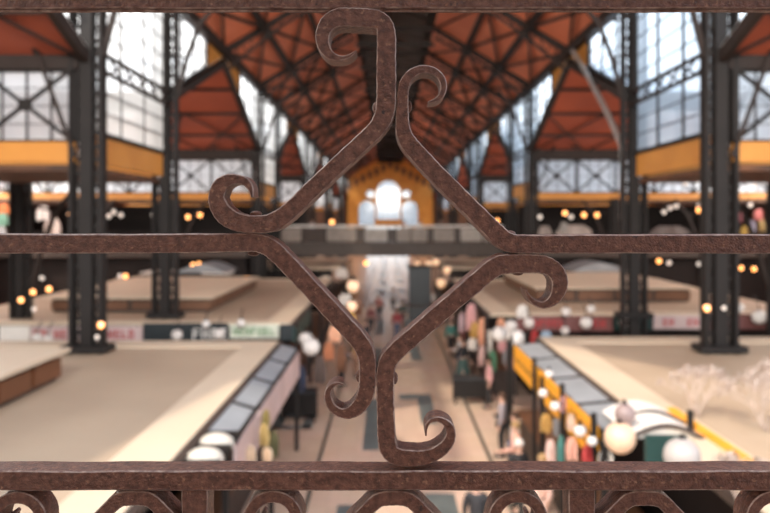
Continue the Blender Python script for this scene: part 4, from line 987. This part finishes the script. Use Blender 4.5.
    hb_.add(rr, [(j*n+i, j*n+(i+1)%n, (j+1)*n+(i+1)%n, (j+1)*n+i) for j in range(7) for i in range(n)])
    o = hb_.build('tmp', M['dark'], None, True, 80)
    for v in o.data.vertices: v.co += o.location
    hair = o.data; hair.materials.clear(); bpy.data.objects.remove(o)
    sh = []
    for s in 'lr':
        m_ = MB(); a = Vector(J['ank'+s]); t = Vector(J['toe'+s]); z = t.z-.045
        m_.tube([(a.x, a.y+.05, z+.045), (a.x, a.y, z+.055), (t.x, t.y+.03, z+.045), (t.x, t.y-.05, z+.035)], [.035,.047,.045,.026], 10)
        o = m_.build('tmp', M['dark'], None, True, 80)
        for v in o.data.vertices: v.co += o.location
        o.data.materials.clear(); sh.append(o.data); bpy.data.objects.remove(o)
    ey = MB()
    for sx in (-1, 1): ey.sphere((sx*.03, J['head'][1]-.088, J['head'][2]-.01), .011, 8, 6)
    o = ey.build('tmp', M['dark'])
    for v in o.data.vertices: v.co += o.location
    eyes = o.data; bpy.data.objects.remove(o)
    for m_ in (body, jacket, trs, hair, *sh): m_.materials.clear(); m_.materials.append(M['dark'])
    return dict(body=body, jacket=jacket, lower=trs, hair=hair, shoes=sh, eyes=eyes, skirt=skirt)
PROTO = {('stand', False): make_person('stand'), ('walk', False): make_person('walk'), ('reach', False): make_person('reach'), ('stand', True): make_person('stand', True), ('walk', True): make_person('walk', True)}
def mob(name, me, m, parent):
    o = bpy.data.objects.new(name, me); C.objects.link(o)
    if parent is not None: o.parent = parent
    o.material_slots[0].link = 'OBJECT'; o.material_slots[0].material = m; return o
def person(px, Y, kind, top, low, hair, rz, label, skirt=False, h=1.0, z=0.0, group='people in the market hall'):
    P = PROTO[(kind, skirt)]; x = (px-CX)/F*Y
    if z == 0:
        if 7 < Y < 21.6: x = min(x, 3.08)
        if Y < 21: x = max(x, -2.2)
        if 26.5 < Y < 43.5: x = max(-2.75, min(x, 3.25))
        if kind == 'walk' and 26.5 < Y < 43.5: x = min(x, 2.95)
        if kind == 'reach' and x > 0: x = min(x, 2.95)
    b = mob('person', P['body'], M['skin'], None); b.location = (x, Y, z+.004); b.rotation_euler.z = rz; b.scale = (h, h, h)
    tag(b, label, 'person', group)
    mob('jacket', P['jacket'], cmat(top), b); mob('skirt' if P['skirt'] else 'trousers', P['lower'], cmat(low), b); mob('hair', P['hair'], cmat(hair), b)
    for s_ in P['shoes']: mob('shoe', s_, M['signdark'], b)
    mob('eyes', P['eyes'], M['signdark'], b)
DK, BLK, BRH, GRH, BLD = (.03,.03,.035), (.02,.02,.022), (.07,.035,.02), (.55,.52,.5), (.35,.22,.10)
JN = (.07,.10,.17)
person(465, 29.4, 'walk', BLK, (.05,.09,.08), BRH, .4, 'person in black top and long dark green skirt walking past the right stalls', True)
person(403, 43.6, 'walk', (.05,.07,.065), BLK, BRH, PI, 'person in dark green jacket walking away down the middle aisle')
person(371, 41.5, 'walk', (.20,.06,.06), DK, BRH, 0, 'person in dark red jacket walking towards us left of the aisle middle')
person(379, 47, 'stand', (.32,.12,.10), DK, BRH, 2.8, 'person in brick red jacket behind the dark red one')
person(397, 39.5, 'stand', (.30,.05,.06), JN, BRH, PI, 'person in crimson top near the diagonal bars crossing')
person(393, 52, 'walk', GRY, BLK, BRH, PI, 'person in grey jacket far down the aisle under the bridge')
person(366, 35, 'stand', DK, JN, BRH, 1.3, 'person in black coat and blue jeans at the left stalls')
person(355, 30.5, 'stand', (.42,.24,.10), BRN, BRH, 1.7, 'person in tan coat facing the left stalls')
person(341, 29, 'reach', NAV, BLK, BLK, 1.7, 'person in navy coat reaching towards the left stalls')
person(519, 15.9, 'walk', BLK, BLK, (.72,.66,.62), .5, 'person in black with a white cap walking by the front right stall')
person(547, 17.3, 'reach', (.66,.36,.28), DK, BLD, -1.5, 'person in salmon top reaching over the front right counter')
person(540, 18.2, 'stand', (.62,.52,.48), JN, BRH, -1.6, 'person in cream top at the front right counter')
person(551, 14.9, 'stand', (.72,.48,.42), (.62,.45,.40), BLD, -1.2, 'blond person in pale pink at the front right counter')
person(533, 20.2, 'stand', (.30,.26,.28), BLK, BRH, -1.9, 'person in grey brown jacket by the dark post at right')
person(477, 13.6, 'walk', DK, (.05,.16,.15), BRH, 2.9, 'person in black jacket with teal trousers just under the lower rail', h=1.0)
person(489, 25.4, 'stand', PK, BLK, BRH, -1.5, 'person in pink top standing at the right stalls below the globes')
person(484, 30.6, 'reach', (.60,.55,.52), JN, BRH, -1.5, 'person in off white top reaching at the right stalls')
person(477, 33, 'stand', (.38,.08,.08), DK, BLK, -1.4, 'person in red top at the right stalls farther off')
person(467, 38.5, 'stand', (.62,.40,.36), DK, BLD, -1.7, 'blond person in rose top at the far right stalls')
person(433, 50, 'stand', (.66,.60,.56), BRN, BRH, -1.2, 'person in white top right of the black booth')
person(474, 35.0, 'walk', (.06,.20,.17), BLK, BRH, .3, 'person in teal jacket walking along the right stalls in the distance')
for px, c, low, lab in ((420, WHT, DK, 'person in white crossing the footbridge right of its middle'), (404, (.45,.22,.16), DK, 'person in rust coat on the middle of the footbridge'), (312, GRY, DK, 'person in grey on the left part of the footbridge'), (441, DK, DK, 'person in black on the footbridge at right')):
    person(px, YB+1.4, 'stand', c, low, BRH, .2, lab, z=D(-1.72)-.004)

# ================================================================== LIGHT AND CAMERA
ld = bpy.data.lights.new('front_fill', 'AREA'); ld.shape = 'RECTANGLE'; ld.size = 13; ld.size_y = 6; ld.energy = FRONT; ld.color = (1, .94, .87)  # unseen fill light added behind the camera for the floor and stalls
lo_ = bpy.data.objects.new('front_fill', ld); C.objects.link(lo_); lo_.location = (XM, -6.8, D(8.2)); lo_.rotation_euler = Vector((0, 1, -.12)).to_track_quat('-Z', 'Y').to_euler()
# unseen fill lights added at the outer side hall ends to brighten the roofs
for sg in (-1, 1):
    for y0, y1 in ((25.9, 44.4), (51.1, 69.6), (76.3, 94.8), (101.5, 120.0), (126.7, 141.0)):
        ld = bpy.data.lights.new('side_fill', 'AREA'); ld.shape = 'RECTANGLE'; ld.size = y1-y0-1.5; ld.size_y = 5.5; ld.energy = SIDE_FILL*(.45 if y0 > 126 else 1); ld.color = (1, .93, .85)
        lo_ = bpy.data.objects.new('side_fill', ld); C.objects.link(lo_); lo_.location = (24.6*sg, (y0+y1)/2, D(2.6))
        lo_.rotation_euler = Vector((-sg, 0, .12)).to_track_quat('-Z', 'Y').to_euler()

w = bpy.data.worlds.new('World'); S.world = w; w.use_nodes = True; nt = w.node_tree; nt.nodes.clear()
o = nt.nodes.new('ShaderNodeOutputWorld'); bg = nt.nodes.new('ShaderNodeBackground'); bg.inputs['Strength'].default_value = 2.7
tc = nt.nodes.new('ShaderNodeTexCoord'); sx = nt.nodes.new('ShaderNodeSeparateXYZ'); nt.links.new(tc.outputs['Generated'], sx.inputs[0])
ad = nt.nodes.new('ShaderNodeMath'); ad.operation = 'MULTIPLY_ADD'; nt.links.new(sx.outputs['X'], ad.inputs[0]); ad.inputs[1].default_value = .7; nt.links.new(sx.outputs['Z'], ad.inputs[2])
cr = nt.nodes.new('ShaderNodeValToRGB'); cr.color_ramp.elements[0].position = 0; cr.color_ramp.elements[0].color = (.98,.97,.95,1); cr.color_ramp.elements[1].position = .95; cr.color_ramp.elements[1].color = (.60,.76,.94,1)
nt.links.new(ad.outputs[0], cr.inputs[0]); gm = nt.nodes.new('ShaderNodeMix'); gm.data_type = 'RGBA'; st = nt.nodes.new('ShaderNodeMapRange'); st.inputs['From Min'].default_value = -.12; st.inputs['From Max'].default_value = 0.0
nt.links.new(sx.outputs['Z'], st.inputs['Value']); nt.links.new(st.outputs['Result'], gm.inputs['Factor']); gm.inputs[6].default_value = (.16,.13,.11,1); nt.links.new(cr.outputs[0], gm.inputs[7])
nt.links.new(gm.outputs[2], bg.inputs['Color']); nt.links.new(bg.outputs[0], o.inputs[0])
sd = bpy.data.lights.new('sun', 'SUN'); sd.energy = 3.2; sd.angle = math.radians(1.5); sd.color = (1, .86, .70)
so = bpy.data.objects.new('sun', sd); C.objects.link(so)
so.rotation_euler = Vector((.50, .42, -.76)).to_track_quat('-Z', 'Y').to_euler()

cd = bpy.data.cameras.new('camera'); co = bpy.data.objects.new('camera', cd); C.objects.link(co); S.camera = co
co.location = (0, 0, ZC); co.rotation_euler = (PI/2, 0, 0)
cd.lens = 35; cd.sensor_width = 36; cd.shift_x = -(CX-385)/770; cd.shift_y = -(256.5-HY)/770
cd.clip_start = .05; cd.clip_end = 600
cd.dof.use_dof = True; cd.dof.focus_distance = DI+.004; cd.dof.aperture_fstop = 6.8
S.view_settings.view_transform = 'Standard'; S.view_settings.look = 'None'; S.view_settings.gamma = 1; S.view_settings.use_curve_mapping = False
S.view_settings.exposure = 0.0
S.cycles.use_denoising = True; S.cycles.transparent_max_bounces = 24; S.cycles.max_bounces = 8; S.cycles.diffuse_bounces = 5
